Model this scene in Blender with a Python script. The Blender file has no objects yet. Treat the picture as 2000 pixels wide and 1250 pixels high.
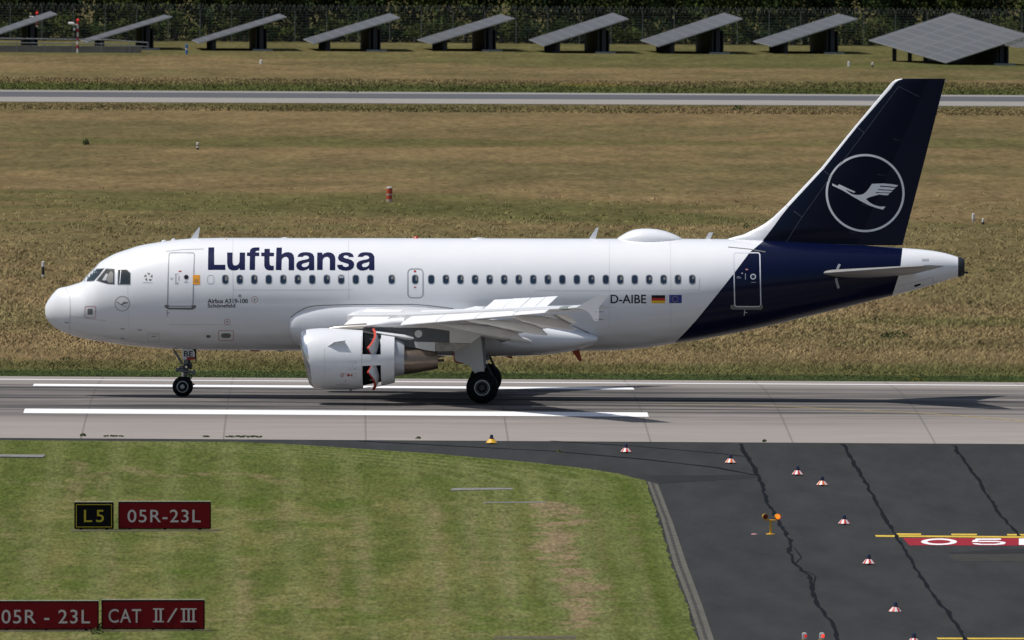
import bpy, bmesh, math, random
import numpy as np
from mathutils import Vector, Matrix
from mathutils.geometry import tessellate_polygon

# ---------------------------------------------------------------- camera, sky, sun
S = bpy.context.scene
C = S.collection
FPX = 33000.0; CAMH = 24.8; CAMD = 620.8
YAW, PITCH, ROLL = .0103, .03524, .0065
cf = Vector((math.sin(YAW)*math.cos(PITCH), math.cos(YAW)*math.cos(PITCH), -math.sin(PITCH)))
cr0 = Vector((math.cos(YAW), -math.sin(YAW), 0)); cu0 = cr0.cross(cf)
cr = cr0*math.cos(ROLL) + cu0*math.sin(ROLL); cu = cu0*math.cos(ROLL) - cr0*math.sin(ROLL)
CAM = Vector((0, -CAMD, CAMH))
cam = bpy.data.objects.new('camera', bpy.data.cameras.new('camera')); C.objects.link(cam)
cam.matrix_world = Matrix.Translation(CAM) @ Matrix((cr, cu, -cf)).transposed().to_4x4()
cam.data.sensor_width = 36; cam.data.lens = FPX/2000*36
cam.data.clip_start = 5; cam.data.clip_end = 9000
cam.data.dof.use_dof = True; cam.data.dof.focus_distance = 615; cam.data.dof.aperture_fstop = 6.3
S.camera = cam
SUN_EL = math.radians(64.0)
sd = Vector((-math.cos(SUN_EL), -0.05, math.sin(SUN_EL))).normalized()    # towards the sun
w = bpy.data.worlds.new("World"); S.world = w; w.use_nodes = True
nt = w.node_tree
sky = nt.nodes.new('ShaderNodeTexSky'); sky.sky_type = 'NISHITA'; sky.sun_disc = False
sky.sun_elevation = SUN_EL; sky.sun_rotation = math.atan2(sd.x, sd.y)
sky.air_density = 1.2; sky.dust_density = 2.0; sky.ozone_density = 1.0
nt.links.new(sky.outputs[0], nt.nodes['Background'].inputs[0]); nt.nodes['Background'].inputs[1].default_value = .082
sl = bpy.data.lights.new('sun', 'SUN'); sl.energy = 4.0; sl.angle = math.radians(.5); sl.color = (1, .965, .91)
so = bpy.data.objects.new('sun', sl); C.objects.link(so); so.rotation_euler = (-sd).to_track_quat('-Z', 'Y').to_euler(); so.location = (0, 0, 60)
S.view_settings.view_transform = 'Standard'; S.view_settings.look = 'None'; S.view_settings.gamma = 1
S.view_settings.exposure = -0.06

# ---------------------------------------------------------------- terrain profile and pixel rays
PR = [(-4000, -.95), (-400, -.95), (-70, -.92), (-44, -.66), (-34, -.5), (-28, -.37), (-23, -.27), (-18, -.17), (-12, -.07), (-5, -.015), (0, 0),
      (5, -.015), (12, -.07), (18, -.17), (23, -.27), (28, -.37), (34, -.5), (44, -.66), (70, -.92), (400, -.95), (6000, -.95)]
PX_ = np.array([p[0] for p in PR], float); PZ_ = np.array([p[1] for p in PR], float)
def zg(y): return np.interp(y, PX_, PZ_)
def ray(px, py):
    return (cf + cr*((px-1000)/FPX) + cu*((625-py)/FPX))
def G(px, py, h=0.0):
    d = ray(px, py); z = -.5
    for _ in range(30):
        t = (z + h - CAMH)/d.z; y = -CAMD + d.y*t; z = .5*z + .5*float(zg(y))
    return Vector((d.x*t, y, z))
def proj(x, y, z):
    vx, vy, vz = x, y+CAMD, z-CAMH
    dd = vx*cf.x+vy*cf.y+vz*cf.z
    return 1000+FPX*(vx*cr.x+vy*cr.y+vz*cr.z)/dd, 625-FPX*(vx*cu.x+vy*cu.y+vz*cu.z)/dd
def at_depth(px, py, y):
    d = ray(px, py); t = (y+CAMD)/d.y
    return CAM + d*t

# ---------------------------------------------------------------- small numpy noise
def vnoise(x, y, seed=0):
    xi = np.floor(x).astype(np.int64); yi = np.floor(y).astype(np.int64); fx = x-xi; fy = y-yi
    fx = fx*fx*(3-2*fx); fy = fy*fy*(3-2*fy)
    def h(a, b):
        n = (a*374761393 + b*668265263 + seed*974711) & 0x7fffffff
        n = ((n ^ (n >> 13))*1274126177) & 0x7fffffff
        return ((n ^ (n >> 16)) & 0xffff)/65535.0
    return (h(xi, yi)*(1-fx)+h(xi+1, yi)*fx)*(1-fy)+(h(xi, yi+1)*(1-fx)+h(xi+1, yi+1)*fx)*fy
def fbm(x, y, seed=0, o=4):
    s = 0; a = .5; t = 0
    for i in range(o):
        s = s+a*vnoise(x, y, seed+i*17); t += a; a *= .55; x = x*2.03+7.1; y = y*2.03+3.7
    return s/t
def ss(a, b, x):
    t = np.clip((x-a)/(b-a), 0, 1); return t*t*(3-2*t)

# ---------------------------------------------------------------- materials
def mat(name, col, rough=.6, metal=0.0, coat=0.0, var=0.0, vscale=3.0, bump=0.0, bscale=20.0, stretch=(1, 1, 1), emis=None, spec=.5, attr=None, detail=6):
    m = bpy.data.materials.new(name); m.use_nodes = True; t = m.node_tree; b = t.nodes['Principled BSDF']
    b.inputs['Base Color'].default_value = (*col, 1); b.inputs['Roughness'].default_value = rough
    b.inputs['Metallic'].default_value = metal; b.inputs['Coat Weight'].default_value = coat; b.inputs['Coat Roughness'].default_value = .08
    b.inputs['Specular IOR Level'].default_value = spec
    N = t.nodes.new; L = t.links.new
    src = None
    if attr:
        a = N('ShaderNodeAttribute'); a.attribute_name = attr; src = a.outputs['Color']
    if var > 0 or bump > 0:
        tc = N('ShaderNodeTexCoord'); mp = N('ShaderNodeMapping'); mp.inputs['Scale'].default_value = stretch
        L(tc.outputs['Object'], mp.inputs[0])
    if var > 0:
        n = N('ShaderNodeTexNoise'); n.inputs['Scale'].default_value = vscale; n.inputs['Detail'].default_value = detail; n.inputs['Roughness'].default_value = .65
        L(mp.outputs[0], n.inputs['Vector'])
        r = N('ShaderNodeMapRange'); r.inputs[1].default_value = .25; r.inputs[2].default_value = .75; r.inputs[3].default_value = 1-var; r.inputs[4].default_value = 1+var
        L(n.outputs[0], r.inputs[0])
        x = N('ShaderNodeVectorMath'); x.operation = 'SCALE'
        if src: L(src, x.inputs[0])
        else: x.inputs[0].default_value = col
        L(r.outputs[0], x.inputs['Scale']); src = x.outputs[0]
    if src: L(src, b.inputs['Base Color'])
    if bump > 0:
        n2 = N('ShaderNodeTexNoise'); n2.inputs['Scale'].default_value = bscale; n2.inputs['Detail'].default_value = 4; L(mp.outputs[0], n2.inputs['Vector'])
        bp = N('ShaderNodeBump'); bp.inputs['Strength'].default_value = bump; bp.inputs['Distance'].default_value = .05
        L(n2.outputs[0], bp.inputs['Height']); L(bp.outputs[0], b.inputs['Normal'])
    if emis:
        b.inputs['Emission Color'].default_value = (*emis[0], 1); b.inputs['Emission Strength'].default_value = emis[1]
    return m

M = {}
M['white'] = mat('white_paint', (.80, .81, .84), .28, coat=.5, var=.025, vscale=1.2, stretch=(.5, 1, 1))
M['wing'] = mat('wing_grey_paint', (.62, .63, .65), .35, coat=.2, var=.06, vscale=2.5)
M['slat'] = mat('slat_white', (.82, .82, .84), .3, coat=.2, var=.03)
M['navy'] = mat('navy_paint', (.0014, .0036, .017), .35, coat=.08, spec=.16)
M['navyr'] = mat('navy_rudder', (.0022, .005, .021), .42, coat=.05, spec=.22)
M['lettering'] = mat('navy_lettering', (.005, .008, .052), .4, spec=.15)
M['black'] = mat('black_marking', (.012, .013, .018), .5, spec=.15)
M['logo'] = mat('white_logo', (.80, .81, .85), .35)
M['seam'] = mat('panel_seam', (.42, .43, .45), .6)
M['seamd'] = mat('dark_seam', (.06, .06, .065), .7)
M['ring'] = mat('door_frame_grey', (.34, .35, .38), .4)
M['ringw'] = mat('door_frame_white', (.66, .68, .74), .4)
M['glass'] = mat('cabin_glass', (.014, .028, .055), .08, spec=.8, var=.35, vscale=3)
M['glassd'] = mat('cockpit_glass', (.02, .03, .03), .05, spec=.9, var=.5, vscale=2.2)
M['shade'] = mat('window_shade', (.35, .37, .40), .5)
M['winframe'] = mat('window_frame', (.40, .42, .45), .4)
M['seat'] = mat('seat_behind_glass', (.20, .19, .17), .5)
M['sill'] = mat('scuff_plate', (.16, .16, .155), .55)
M['lip'] = mat('polished_lip', (.56, .58, .61), .27, metal=1.0, var=.05)
M['cowl'] = mat('cowl_white', (.74, .755, .78), .3, coat=.4, var=.03, vscale=2)
M['core'] = mat('core_cowl_grey', (.55, .58, .64), .4, metal=.3, var=.06)
M['nozzle'] = mat('heat_stained_titanium', (.26, .21, .17), .36, metal=.85, var=.35, vscale=2.5, stretch=(.4, 1, 2.5))
M['plug'] = mat('exhaust_plug', (.07, .06, .055), .5, metal=.7)
M['cavity'] = mat('reverser_cavity', (.007, .009, .011), .8, spec=.1)
M['redpaint'] = mat('red_reverser_edge', (.48, .045, .028), .55, spec=.2, var=.3, vscale=8)
M['redmark'] = mat('red_marking', (.42, .03, .03), .5)
M['redgear'] = mat('red_edge', (.32, .012, .015), .5)
M['redant'] = mat('red_fin', (.42, .05, .02), .5)
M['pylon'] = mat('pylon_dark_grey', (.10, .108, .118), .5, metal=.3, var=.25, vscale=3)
M['pylonrib'] = mat('pylon_rib', (.085, .095, .115), .5)
M['pylonm'] = mat('pylon_bare_metal', (.45, .42, .38), .3, metal=.8, var=.1)
M['pylonl'] = mat('pylon_light', (.66, .66, .66), .4, var=.04)
M['soot'] = mat('pylon_sooty', (.30, .28, .25), .5, var=.5, vscale=3)
M['stab'] = mat('stabiliser_shaded_grey', (.27, .265, .26), .45, var=.1, vscale=2)  # grey paint, darkened to carry the shade of the down-facing underside
M['spoiler'] = mat('spoiler_white', (.72, .73, .75), .4, var=.08, vscale=4)
M['under'] = mat('wing_underside', (.62, .61, .59), .45, var=.08, vscale=2)
M['tyre'] = mat('tyre_rubber', (.004, .005, .007), .7, spec=.15)
M['rim'] = mat('wheel_rim', (.34, .37, .40), .4, metal=.4)
M['rimd'] = mat('wheel_dark', (.04, .045, .05), .5, metal=.3)
M['strut'] = mat('strut_grey', (.16, .175, .19), .4, metal=.4, var=.2, vscale=10)
M['strutb'] = mat('strut_black', (.02, .022, .028), .5)
M['chrome'] = mat('oleo_chrome', (.75, .76, .78), .12, metal=1)
M['apu'] = mat('apu_exhaust', (.035, .037, .042), .45, metal=.5)
M['taper'] = mat('tail_edge_grey', (.16, .16, .17), .5)
M['orange'] = mat('orange_sticker', (.80, .33, .02), .5)
M['gold'] = mat('flag_gold', (.85, .50, .02), .5); M['flagred'] = mat('flag_red', (.50, .01, .015), .5)
M['flagblue'] = mat('flag_blue', (.01, .035, .25), .5)
M['navlens'] = mat('nav_light_lens', (.25, .28, .26), .1, spec=.8, var=.5, vscale=30)

# ---------------------------------------------------------------- object helpers
def link(name, me, m, parent=None, smooth=False):
    o = bpy.data.objects.new(name, me); C.objects.link(o)
    for k in (m if isinstance(m, (list, tuple)) else [m]): me.materials.append(k)
    if parent: o.parent = parent
    if smooth: me.polygons.foreach_set('use_smooth', [True]*len(me.polygons))
    return o
def tag(o, label, cat, group=None, kind=None):
    if label: o['label'] = label
    if cat: o['category'] = cat
    if group: o['group'] = group
    if kind: o['kind'] = kind
    return o
def structure(o): o['kind'] = 'structure'; return o
def empty(name, loc, label, cat, group=None, rz=0):
    o = bpy.data.objects.new(name, None); C.objects.link(o); o.location = loc; o.rotation_euler = (0, 0, rz); o.empty_display_size = .2
    return tag(o, label, cat, group)
def copy_tree(o, parent=None):
    c = o.copy(); C.objects.link(c)
    if parent: c.parent = parent
    for ch in list(o.children): copy_tree(ch, c)
    return c

class MB:
    def __init__(s): s.v = []; s.f = []; s.mi = []
    def add(s, vs, fs, mi=0):
        b = len(s.v); s.v += [tuple(v) for v in vs]; s.f += [tuple(i+b for i in f) for f in fs]; s.mi += [mi]*len(fs); return s
    def box(s, x0, x1, y0, y1, z0, z1, mi=0, bev=0):
        if bev:
            bm = bmesh.new(); bmesh.ops.create_cube(bm, size=1)
            for v in bm.verts: v.co = Vector(((x0+x1)/2+v.co.x*(x1-x0), (y0+y1)/2+v.co.y*(y1-y0), (z0+z1)/2+v.co.z*(z1-z0)))
            bmesh.ops.bevel(bm, geom=bm.edges[:], offset=bev, segments=2, affect='EDGES')
            bm.verts.index_update(); r = s.add([v.co[:] for v in bm.verts], [[v.index for v in f.verts] for f in bm.faces], mi); bm.free(); return r
        vs = [(x, y, z) for z in (z0, z1) for y in (y0, y1) for x in (x0, x1)]
        return s.add(vs, [(0, 2, 3, 1), (4, 5, 7, 6), (0, 1, 5, 4), (2, 6, 7, 3), (0, 4, 6, 2), (1, 3, 7, 5)], mi)
    def rings(s, rs, mi=0, caps=True, close=True):
        n = len(rs[0]); b = len(s.v)
        for r in rs: s.v += [tuple(p) for p in r]
        k = n if close else n-1
        for i in range(len(rs)-1):
            for j in range(k):
                s.f.append((b+i*n+j, b+i*n+(j+1) % n, b+(i+1)*n+(j+1) % n, b+(i+1)*n+j)); s.mi.append(mi)
        if caps:
            s.f.append(tuple(b+j for j in range(n))[::-1]); s.f.append(tuple(b+(len(rs)-1)*n+j for j in range(n))); s.mi += [mi, mi]
        return s
    def tube(s, pts, rad, n=10, mi=0, caps=True):
        pts = [Vector(p) for p in pts]; rad = rad if isinstance(rad, (list, tuple)) else [rad]*len(pts)
        rs = []
        for i, p in enumerate(pts):
            d = (pts[min(i+1, len(pts)-1)]-pts[max(i-1, 0)]).normalized()
            a = d.orthogonal().normalized() if abs(d.y) > .9 or abs(d.z) > .9 else Vector((0, 1, 0)).cross(d).normalized()
            if abs(d.z) > .9: a = Vector((1, 0, 0)) - d*d.x; a.normalize()
            b2 = d.cross(a)
            rs.append([p+(a*math.cos(2*math.pi*k/n)+b2*math.sin(2*math.pi*k/n))*rad[i] for k in range(n)])
        return s.rings(rs, mi, caps)
    def lathe(s, c, axis, prof, n=32, mi=0, caps=True):
        """prof: (distance along axis, radius)"""
        ax = Vector(axis).normalized(); a = ax.orthogonal().normalized(); b2 = ax.cross(a); c = Vector(c)
        rs = [[c+ax*h+(a*math.cos(2*math.pi*k/n)+b2*math.sin(2*math.pi*k/n))*max(r, 1e-4) for k in range(n)] for h, r in prof]
        return s.rings(rs, mi, caps)
    def prism(s, poly, y0, y1, mi=0):
        """poly in (x,z), extruded along y"""
        n = len(poly); tri = tessellate_polygon([[Vector((p[0], p[1], 0)) for p in poly]])
        vs = [(p[0], y0, p[1]) for p in poly]+[(p[0], y1, p[1]) for p in poly]
        fs = [t for t in tri]+[tuple(i+n for i in t)[::-1] for t in tri]+[(i, (i+1) % n, (i+1) % n+n, i+n) for i in range(n)]
        return s.add(vs, fs, mi)
    def build(s, name, m, parent=None, smooth=False, angle=None, fixn=True):
        me = bpy.data.meshes.new(name); me.from_pydata(s.v, [], s.f)
        o = link(name, me, m, parent)
        if any(s.mi): me.polygons.foreach_set('material_index', s.mi)
        if fixn:
            bm = bmesh.new(); bm.from_mesh(me); bmesh.ops.recalc_face_normals(bm, faces=bm.faces[:]); bm.to_mesh(me); bm.free()
        if smooth:
            me.polygons.foreach_set('use_smooth', [True]*len(me.polygons))
            me.set_sharp_from_angle(angle=math.radians(angle or 35))
        me.update(); return o

def ylist(a, b, step=None):
    ys = [a]+[p for p in PX_ if a < p < b]+[b]
    if step:
        o = []
        for i in range(len(ys)-1):
            n = max(1, int(math.ceil((ys[i+1]-ys[i])/step))); o += [ys[i]+(ys[i+1]-ys[i])*k/n for k in range(n)]
        ys = o+[ys[-1]]
    return ys
def sheet(name, m, x0, x1, y0, y1, off, step=None):
    ys = ylist(y0, y1, step); v = []; f = []
    for y in ys: v += [(x0, y, float(zg(y))+off), (x1, y, float(zg(y))+off)]
    for i in range(len(ys)-1): f.append((2*i, 2*i+1, 2*i+3, 2*i+2))
    me = bpy.data.meshes.new(name); me.from_pydata(v, [], f); return structure(link(name, me, m))
def slicey(bm):
    for y in PX_[1:-1]:
        bmesh.ops.bisect_plane(bm, geom=bm.verts[:]+bm.edges[:]+bm.faces[:], plane_co=(0, y, 0), plane_no=(0, 1, 0))
def ribbon(pts, width, closed=False):
    """2-D polyline -> list of quads (each 4 points), mitred; width may be list"""
    n = len(pts); L = []; R = []
    for i in range(n):
        a = pts[(i-1) % n] if (closed or i > 0) else pts[i]; b = pts[(i+1) % n] if (closed or i < n-1) else pts[i]
        p = pts[i]; d1 = np.array(p)-np.array(a); d2 = np.array(b)-np.array(p)
        l1 = np.hypot(*d1); l2 = np.hypot(*d2)
        d1 = d1/l1 if l1 > 0 else d2/l2; d2 = d2/l2 if l2 > 0 else d1
        t = d1+d2; t = t/max(np.hypot(*t), 1e-6); nn = np.array((-t[1], t[0])); k = 1/max(.5, abs(np.dot(nn, np.array((-d1[1], d1[0])))))
        ww = (width[i] if isinstance(width, (list, tuple)) else width)/2*k
        L.append(tuple(np.array(p)+nn*ww)); R.append(tuple(np.array(p)-nn*ww))
    return [[L[i], L[(i+1) % n], R[(i+1) % n], R[i]] for i in range(n if closed else n-1)]
def spline(pts, k=6, closed=False):
    P = [np.array(p, float) for p in pts]; n = len(P); o = []
    for i in range(n if closed else n-1):
        if closed: a, b, c, d = P[(i-1) % n], P[i], P[(i+1) % n], P[(i+2) % n]
        else: a, b, c, d = P[max(i-1, 0)], P[i], P[i+1], P[min(i+2, n-1)]
        for j in range(k):
            t = j/k; o.append(tuple(.5*((2*b)+(c-a)*t+(2*a-5*b+4*c-d)*t*t+(3*b-a-3*c+d)*t**3)))
    if not closed: o.append(tuple(P[-1]))
    return o
def rrect(x0, y0, x1, y1, r, k=5):
    o = []
    for cx, cy, a in ((x1-r, y1-r, 0), (x0+r, y1-r, 90), (x0+r, y0+r, 180), (x1-r, y0+r, 270)):
        for j in range(k+1):
            t = math.radians(a+90*j/k); o.append((cx+r*math.cos(t), cy+r*math.sin(t)))
    return o
def circle(cx, cy, r, n=40): return [(cx+r*math.cos(2*math.pi*k/n), cy+r*math.sin(2*math.pi*k/n)) for k in range(n)]
def text2d(s, bold=0.0, shear=0, space=1.0):
    """text -> (triangulated verts 2-D, faces), normalised to its own bounding box"""
    cu_ = bpy.data.curves.new('t', 'FONT'); cu_.body = s; cu_.size = 1; cu_.offset = bold; cu_.space_character = space; cu_.resolution_u = 4
    o = bpy.data.objects.new('t', cu_); C.objects.link(o)
    me = bpy.data.meshes.new_from_object(o.evaluated_get(bpy.context.evaluated_depsgraph_get()))
    v = np.array([p.co[:2] for p in me.vertices]); f = [tuple(p.vertices) for p in me.polygons]
    mn = v.min(0); mx = v.max(0); v = (v-mn)/(mx-mn)
    bpy.data.objects.remove(o); bpy.data.curves.remove(cu_); bpy.data.meshes.remove(me)
    return v, f
def ground_decal(name, m, polys, off, cell=None):
    """polys: list of (x,y) polygons laid on the terrain"""
    bm = bmesh.new()
    for p in polys:
        for t in tessellate_polygon([[Vector((q[0], q[1], 0)) for q in p]]):
            try: bm.faces.new([bm.verts.new((p[i][0], p[i][1], 0)) for i in t])
            except ValueError: pass
    slicey(bm)
    for v in bm.verts: v.co.z = float(zg(v.co.y))+off
    bmesh.ops.recalc_face_normals(bm, faces=bm.faces[:])
    me = bpy.data.meshes.new(name); bm.to_mesh(me); bm.free(); return link(name, me, m)
def grp(px_poly): return [tuple(G(*p)[:2]) for p in px_poly]

#@@GROUND
# ---------------------------------------------------------------- ground: colours as a function of place
STRAW = np.array((.285, .205, .104)); OLIVE = np.array((.178, .154, .070)); GREEN = np.array((.072, .094, .028)); MOWN = np.array((.088, .118, .044)); DIRT = np.array((.10, .075, .05))
def mix(a, b, t): return a+(b-a)*t[..., None]
def field_colour(x, y):
    """far side of the runway"""
    n1 = fbm(x/26, y/40, 3); n2 = fbm(x/6, y/14, 9); n3 = fbm(x/1.5, y/5, 21); n4 = fbm(x/45, y/30, 41)
    t = ss(.36, .62, .45*n1+.32*n2+.23*n3)
    c = mix(STRAW, OLIVE, t*.75)
    c = mix(c, GREEN*1.3, ss(.58, .75, n4)*.5)
    near = 1-ss(0, 9, y-(43+3*fbm(x/3, y/3, 5)))              # greener fringe beside the mown verge
    c = mix(c, GREEN*1.15, np.clip(near, 0, 1)*.6)
    verge = 1-ss(0, 1.2, y-(38.5+1.2*fbm(x/2.5, y/3, 8)))
    c = mix(c, MOWN*1.1, verge)
    g2 = ss(500, 524, y)*(y < 535); c = mix(c, OLIVE, g2*.6)
    g3 = ss(553, 555, y)*(1-ss(575, 596, y+8*fbm(x/3, y/4, 31))); c = mix(c, GREEN*1.2, g3*.85)
    u = ss(655, 680, y-24*ss(-8, 20, -x)+10*fbm(x/6, y/9, 77)); c = mix(c, GREEN*1.35, u*.45)
    return c*1.04*(.60+.50*fbm(x/3.0, y/9, 55)+.30*fbm(x/1.0, y/4, 57))[..., None]
def far_region(xx, yy): return field_colour(xx, yy)

def grid_sheet(name, m, xs, ys, off, colf=None, kind='structure'):
    X, Y = np.meshgrid(xs, ys); Z = zg(Y)+off; n = X.size; nx = len(xs); ny = len(ys)
    me = bpy.data.meshes.new(name)
    v = np.stack([X, Y, Z], -1).reshape(-1, 3)
    i = np.arange(n).reshape(ny, nx); f = np.stack([i[:-1, :-1], i[:-1, 1:], i[1:, 1:], i[1:, :-1]], -1).reshape(-1, 4)
    me.from_pydata(v.tolist(), [], f.tolist())
    if colf is not None:
        c = np.ones((n, 4), np.float32); c[:, :3] = colf(X.ravel(), Y.ravel())
        me.attributes.new('tint', 'FLOAT_COLOR', 'POINT').data.foreach_set('color', c.ravel())
    o = link(name, me, m); 
    if kind: o['kind'] = kind
    return o

M['earth'] = mat('field_soil_and_grass', (.1, .1, .05), .95, attr='tint', var=.42, vscale=2.6, stretch=(1, .14, 1), bump=.5, bscale=3, spec=0, detail=8)
M['blade'] = mat('grass_blades', (.1, .1, .05), 1.0, attr='tint', spec=0)
def soft_normals(m, k=.22):
    t = m.node_tree; N = t.nodes.new; L = t.links.new; b = t.nodes['Principled BSDF']
    g = N('ShaderNodeNewGeometry'); a = N('ShaderNodeVectorMath'); a.operation = 'SCALE'; a.inputs['Scale'].default_value = k; L(g.outputs['Normal'], a.inputs[0])
    c = N('ShaderNodeVectorMath'); c.operation = 'ADD'; L(a.outputs[0], c.inputs[0]); c.inputs[1].default_value = (0, 0, 1)
    n = N('ShaderNodeVectorMath'); n.operation = 'NORMALIZE'; L(c.outputs[0], n.inputs[0]); L(n.outputs[0], b.inputs['Normal'])
soft_normals(M['blade'])
M['mown'] = mat('mown_grass', (.1, .1, .05), .95, attr='tint', var=.55, vscale=8, stretch=(1, .11, 1), bump=.5, bscale=10, spec=0, detail=8)

xs = np.concatenate([[-3000, -1200, -400, -150, -80], np.arange(-50, 65.1, 1.0), [90, 160, 400, 1200, 3000]])
ys = np.unique(np.concatenate([PX_[(PX_ > -3900) & (PX_ < 5900)], [-900, -200, 1000, 2000, 4000], np.arange(28, 48, .5), np.arange(48, 90, 2), np.arange(90, 760, 3.0), np.arange(548, 600, 1.0)]))
ta = G(0, 176); tb = G(2000, 186.5); tc_ = G(0, 199); td = G(2000, 208)
grid_sheet('ground', M['earth'], xs, ys, 0, lambda x, y: field_colour(x, y)*.54)

# asphalt exit and shoulder on the near side
def asphalt_mat():
    m = mat('asphalt', (.038, .039, .040), .9, var=.24, vscale=.8, stretch=(1, .12, 1), bump=.2, bscale=30, spec=.04, detail=10)
    return m
M['asphalt'] = asphalt_mat()
M['patch'] = mat('older_asphalt_patch', (.047, .046, .043), .9, var=.15, vscale=2, stretch=(1, .3, 1), spec=.04)
M['darkpatch'] = mat('darker_asphalt_patch', (.028, .029, .031), .9, var=.12, vscale=2, stretch=(1, .3, 1), spec=.04)
M['crack'] = mat('bitumen_crack_seal', (.007, .008, .010), .8, spec=.05)
sheet('taxiway', M['asphalt'], -900, 900, -900, -28.0, .010)

# concrete runway with rubber-blackened middle and slab joints
def runway_mat():
    m = mat('runway_concrete', (.3, .28, .26), .95, spec=.03); t = m.node_tree; N = t.nodes.new; L = t.links.new; b = t.nodes['Principled BSDF']
    tc = N('ShaderNodeTexCoord'); sp = N('ShaderNodeSeparateXYZ'); L(tc.outputs['Object'], sp.inputs[0])
    def math_(op, a, b_=None, clamp=False):
        n = N('ShaderNodeMath'); n.operation = op; n.use_clamp = clamp
        for k, v in enumerate((a, b_)):
            if v is None: continue
            if isinstance(v, (int, float)): n.inputs[k].default_value = v
            else: L(v, n.inputs[k])
        return n.outputs[0]
    def noise(scale, st, det=5, rough=.6):
        mp = N('ShaderNodeMapping'); mp.inputs['Scale'].default_value = st; L(tc.outputs['Object'], mp.inputs[0])
        n = N('ShaderNodeTexNoise'); n.inputs['Scale'].default_value = scale; n.inputs['Detail'].default_value = det; n.inputs['Roughness'].default_value = rough; L(mp.outputs[0], n.inputs['Vector']); return n.outputs[0]
    # rubber density over y : value ramp
    yn = math_('DIVIDE', math_('ADD', sp.outputs[1], 30.0), 60.0)
    rp = N('ShaderNodeValToRGB'); L(yn, rp.inputs[0]); rp.color_ramp.interpolation = 'B_SPLINE'
    stops = [(.0, .02), (.16, .05), (.24, .30), (.30, .70), (.37, 1.0), (.45, 1.0), (.5, .85), (.56, 1.0), (.63, 1.0), (.70, .85), (.78, .2), (1, .02)]
    e = rp.color_ramp.elements; e[0].position = stops[0][0]; e[0].color = (stops[0][1],)*3+(1,); e[1].position = 1; e[1].color = (.02, .02, .02, 1)
    for p, v in stops[1:-1]:
        k = e.new(p); k.color = (v, v, v, 1)
    streak = noise(1.0, (.05, .75, 1), 7, .75); streak2 = noise(1.0, (.02, .22, 1), 4, .6)
    def remap(v, a, b_, c, d):
        q = N('ShaderNodeMapRange'); L(v, q.inputs[0]); q.inputs[1].default_value = a; q.inputs[2].default_value = b_; q.inputs[3].default_value = c; q.inputs[4].default_value = d; return q.outputs[0]
    n = math_('MULTIPLY', rp.outputs[0], math_('MULTIPLY', remap(streak, .38, .62, .3, 1.4), remap(streak2, .38, .62, .7, 1.2)), True)
    # less rubber to the right of the touchdown bars
    fade = N('ShaderNodeMapRange'); L(sp.outputs[0], fade.inputs[0]); fade.inputs[1].default_value = 8; fade.inputs[2].default_value = 24; fade.inputs[3].default_value = 1; fade.inputs[4].default_value = .78
    n = math_('MULTIPLY', n, fade.outputs[0], True)
    n = math_('MULTIPLY', n, .93)
    cn = noise(.7, (.35, 1, 1), 8, .6)
    c1 = N('ShaderNodeMix'); c1.data_type = 'RGBA'; L(cn, c1.inputs[0]); c1.inputs[6].default_value = (.245, .218, .200, 1); c1.inputs[7].default_value = (.335, .302, .278, 1)
    c2 = N('ShaderNodeMix'); c2.data_type = 'RGBA'; L(n, c2.inputs[0]); L(c1.outputs[2], c2.inputs[6]); c2.inputs[7].default_value = (.030, .032, .037, 1)
    # joints every 5 m across, and two long joints
    jx = math_('ABSOLUTE', math_('SUBTRACT', math_('FRACT', math_('DIVIDE', math_('ADD', sp.outputs[0], 1011.5), 5.0)), .5))
    j1 = math_('LESS_THAN', jx, .0065)
    jy = math_('ABSOLUTE', math_('SUBTRACT', math_('FRACT', math_('DIVIDE', math_('ADD', sp.outputs[1], 1000.0), 7.5)), .5))
    j2 = math_('MULTIPLY', math_('LESS_THAN', jy, .004), .35)
    j = math_('MULTIPLY', math_('MAXIMUM', j1, j2), .42)
    c3 = N('ShaderNodeMix'); c3.data_type = 'RGBA'; L(j, c3.inputs[0]); L(c2.outputs[2], c3.inputs[6]); c3.inputs[7].default_value = (.07, .068, .066, 1)
    L(c3.outputs[2], b.inputs['Base Color'])
    return m
M['runway'] = runway_mat()
# joint at x=-9 : (x+1009+?)/5 fraction must be .5 there -> shift is set through the sheet
sheet('runway', M['runway'], -1500, 1500, -28, 28, .018)
M['paint'] = mat('white_runway_paint', (.78, .78, .79), .8, var=.12, vscale=1.5, stretch=(.12, 2.2, 1), spec=.05, detail=9)
M['ypaint'] = mat('yellow_paint', (.56, .39, .06), .8, var=.25, vscale=3, spec=.05)
M['redfield'] = mat('red_taxiway_paint', (.28, .022, .035), .8, var=.15, vscale=3, spec=.05)
o = ground_decal('touchdown_bar', M['paint'], [[(-11.3, -13.4), (11.2, -13.4), (11.2, -10.4), (-11.3, -10.4)]], .024); structure(o)
o = ground_decal('touchdown_bar', M['paint'], [[(-11.4, 10.6), (11.1, 10.6), (11.1, 13.6), (-11.4, 13.6)]], .024); structure(o)
o = ground_decal('runway_side_stripe', M['paint'], [[(-1400, 20.9), (1400, 20.9), (1400, 22.1), (-1400, 22.1)]], .024); structure(o)
yl = [(1300, 791), (1420, 791.5), (1530, 795), (1650, 801), (1720, 804.5), (1800, 808), (1880, 813.5), (1950, 819), (2010, 824), (2100, 834)]
M['yworn'] = mat('worn_yellow_line', (.36, .28, .10), .9, var=.5, vscale=2.5, spec=.03)
o = ground_decal('taxi_lead_line', M['yworn'], ribbon(spline([tuple(G(*p)[:2]) for p in yl], 5), .2), .024); structure(o)

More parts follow.
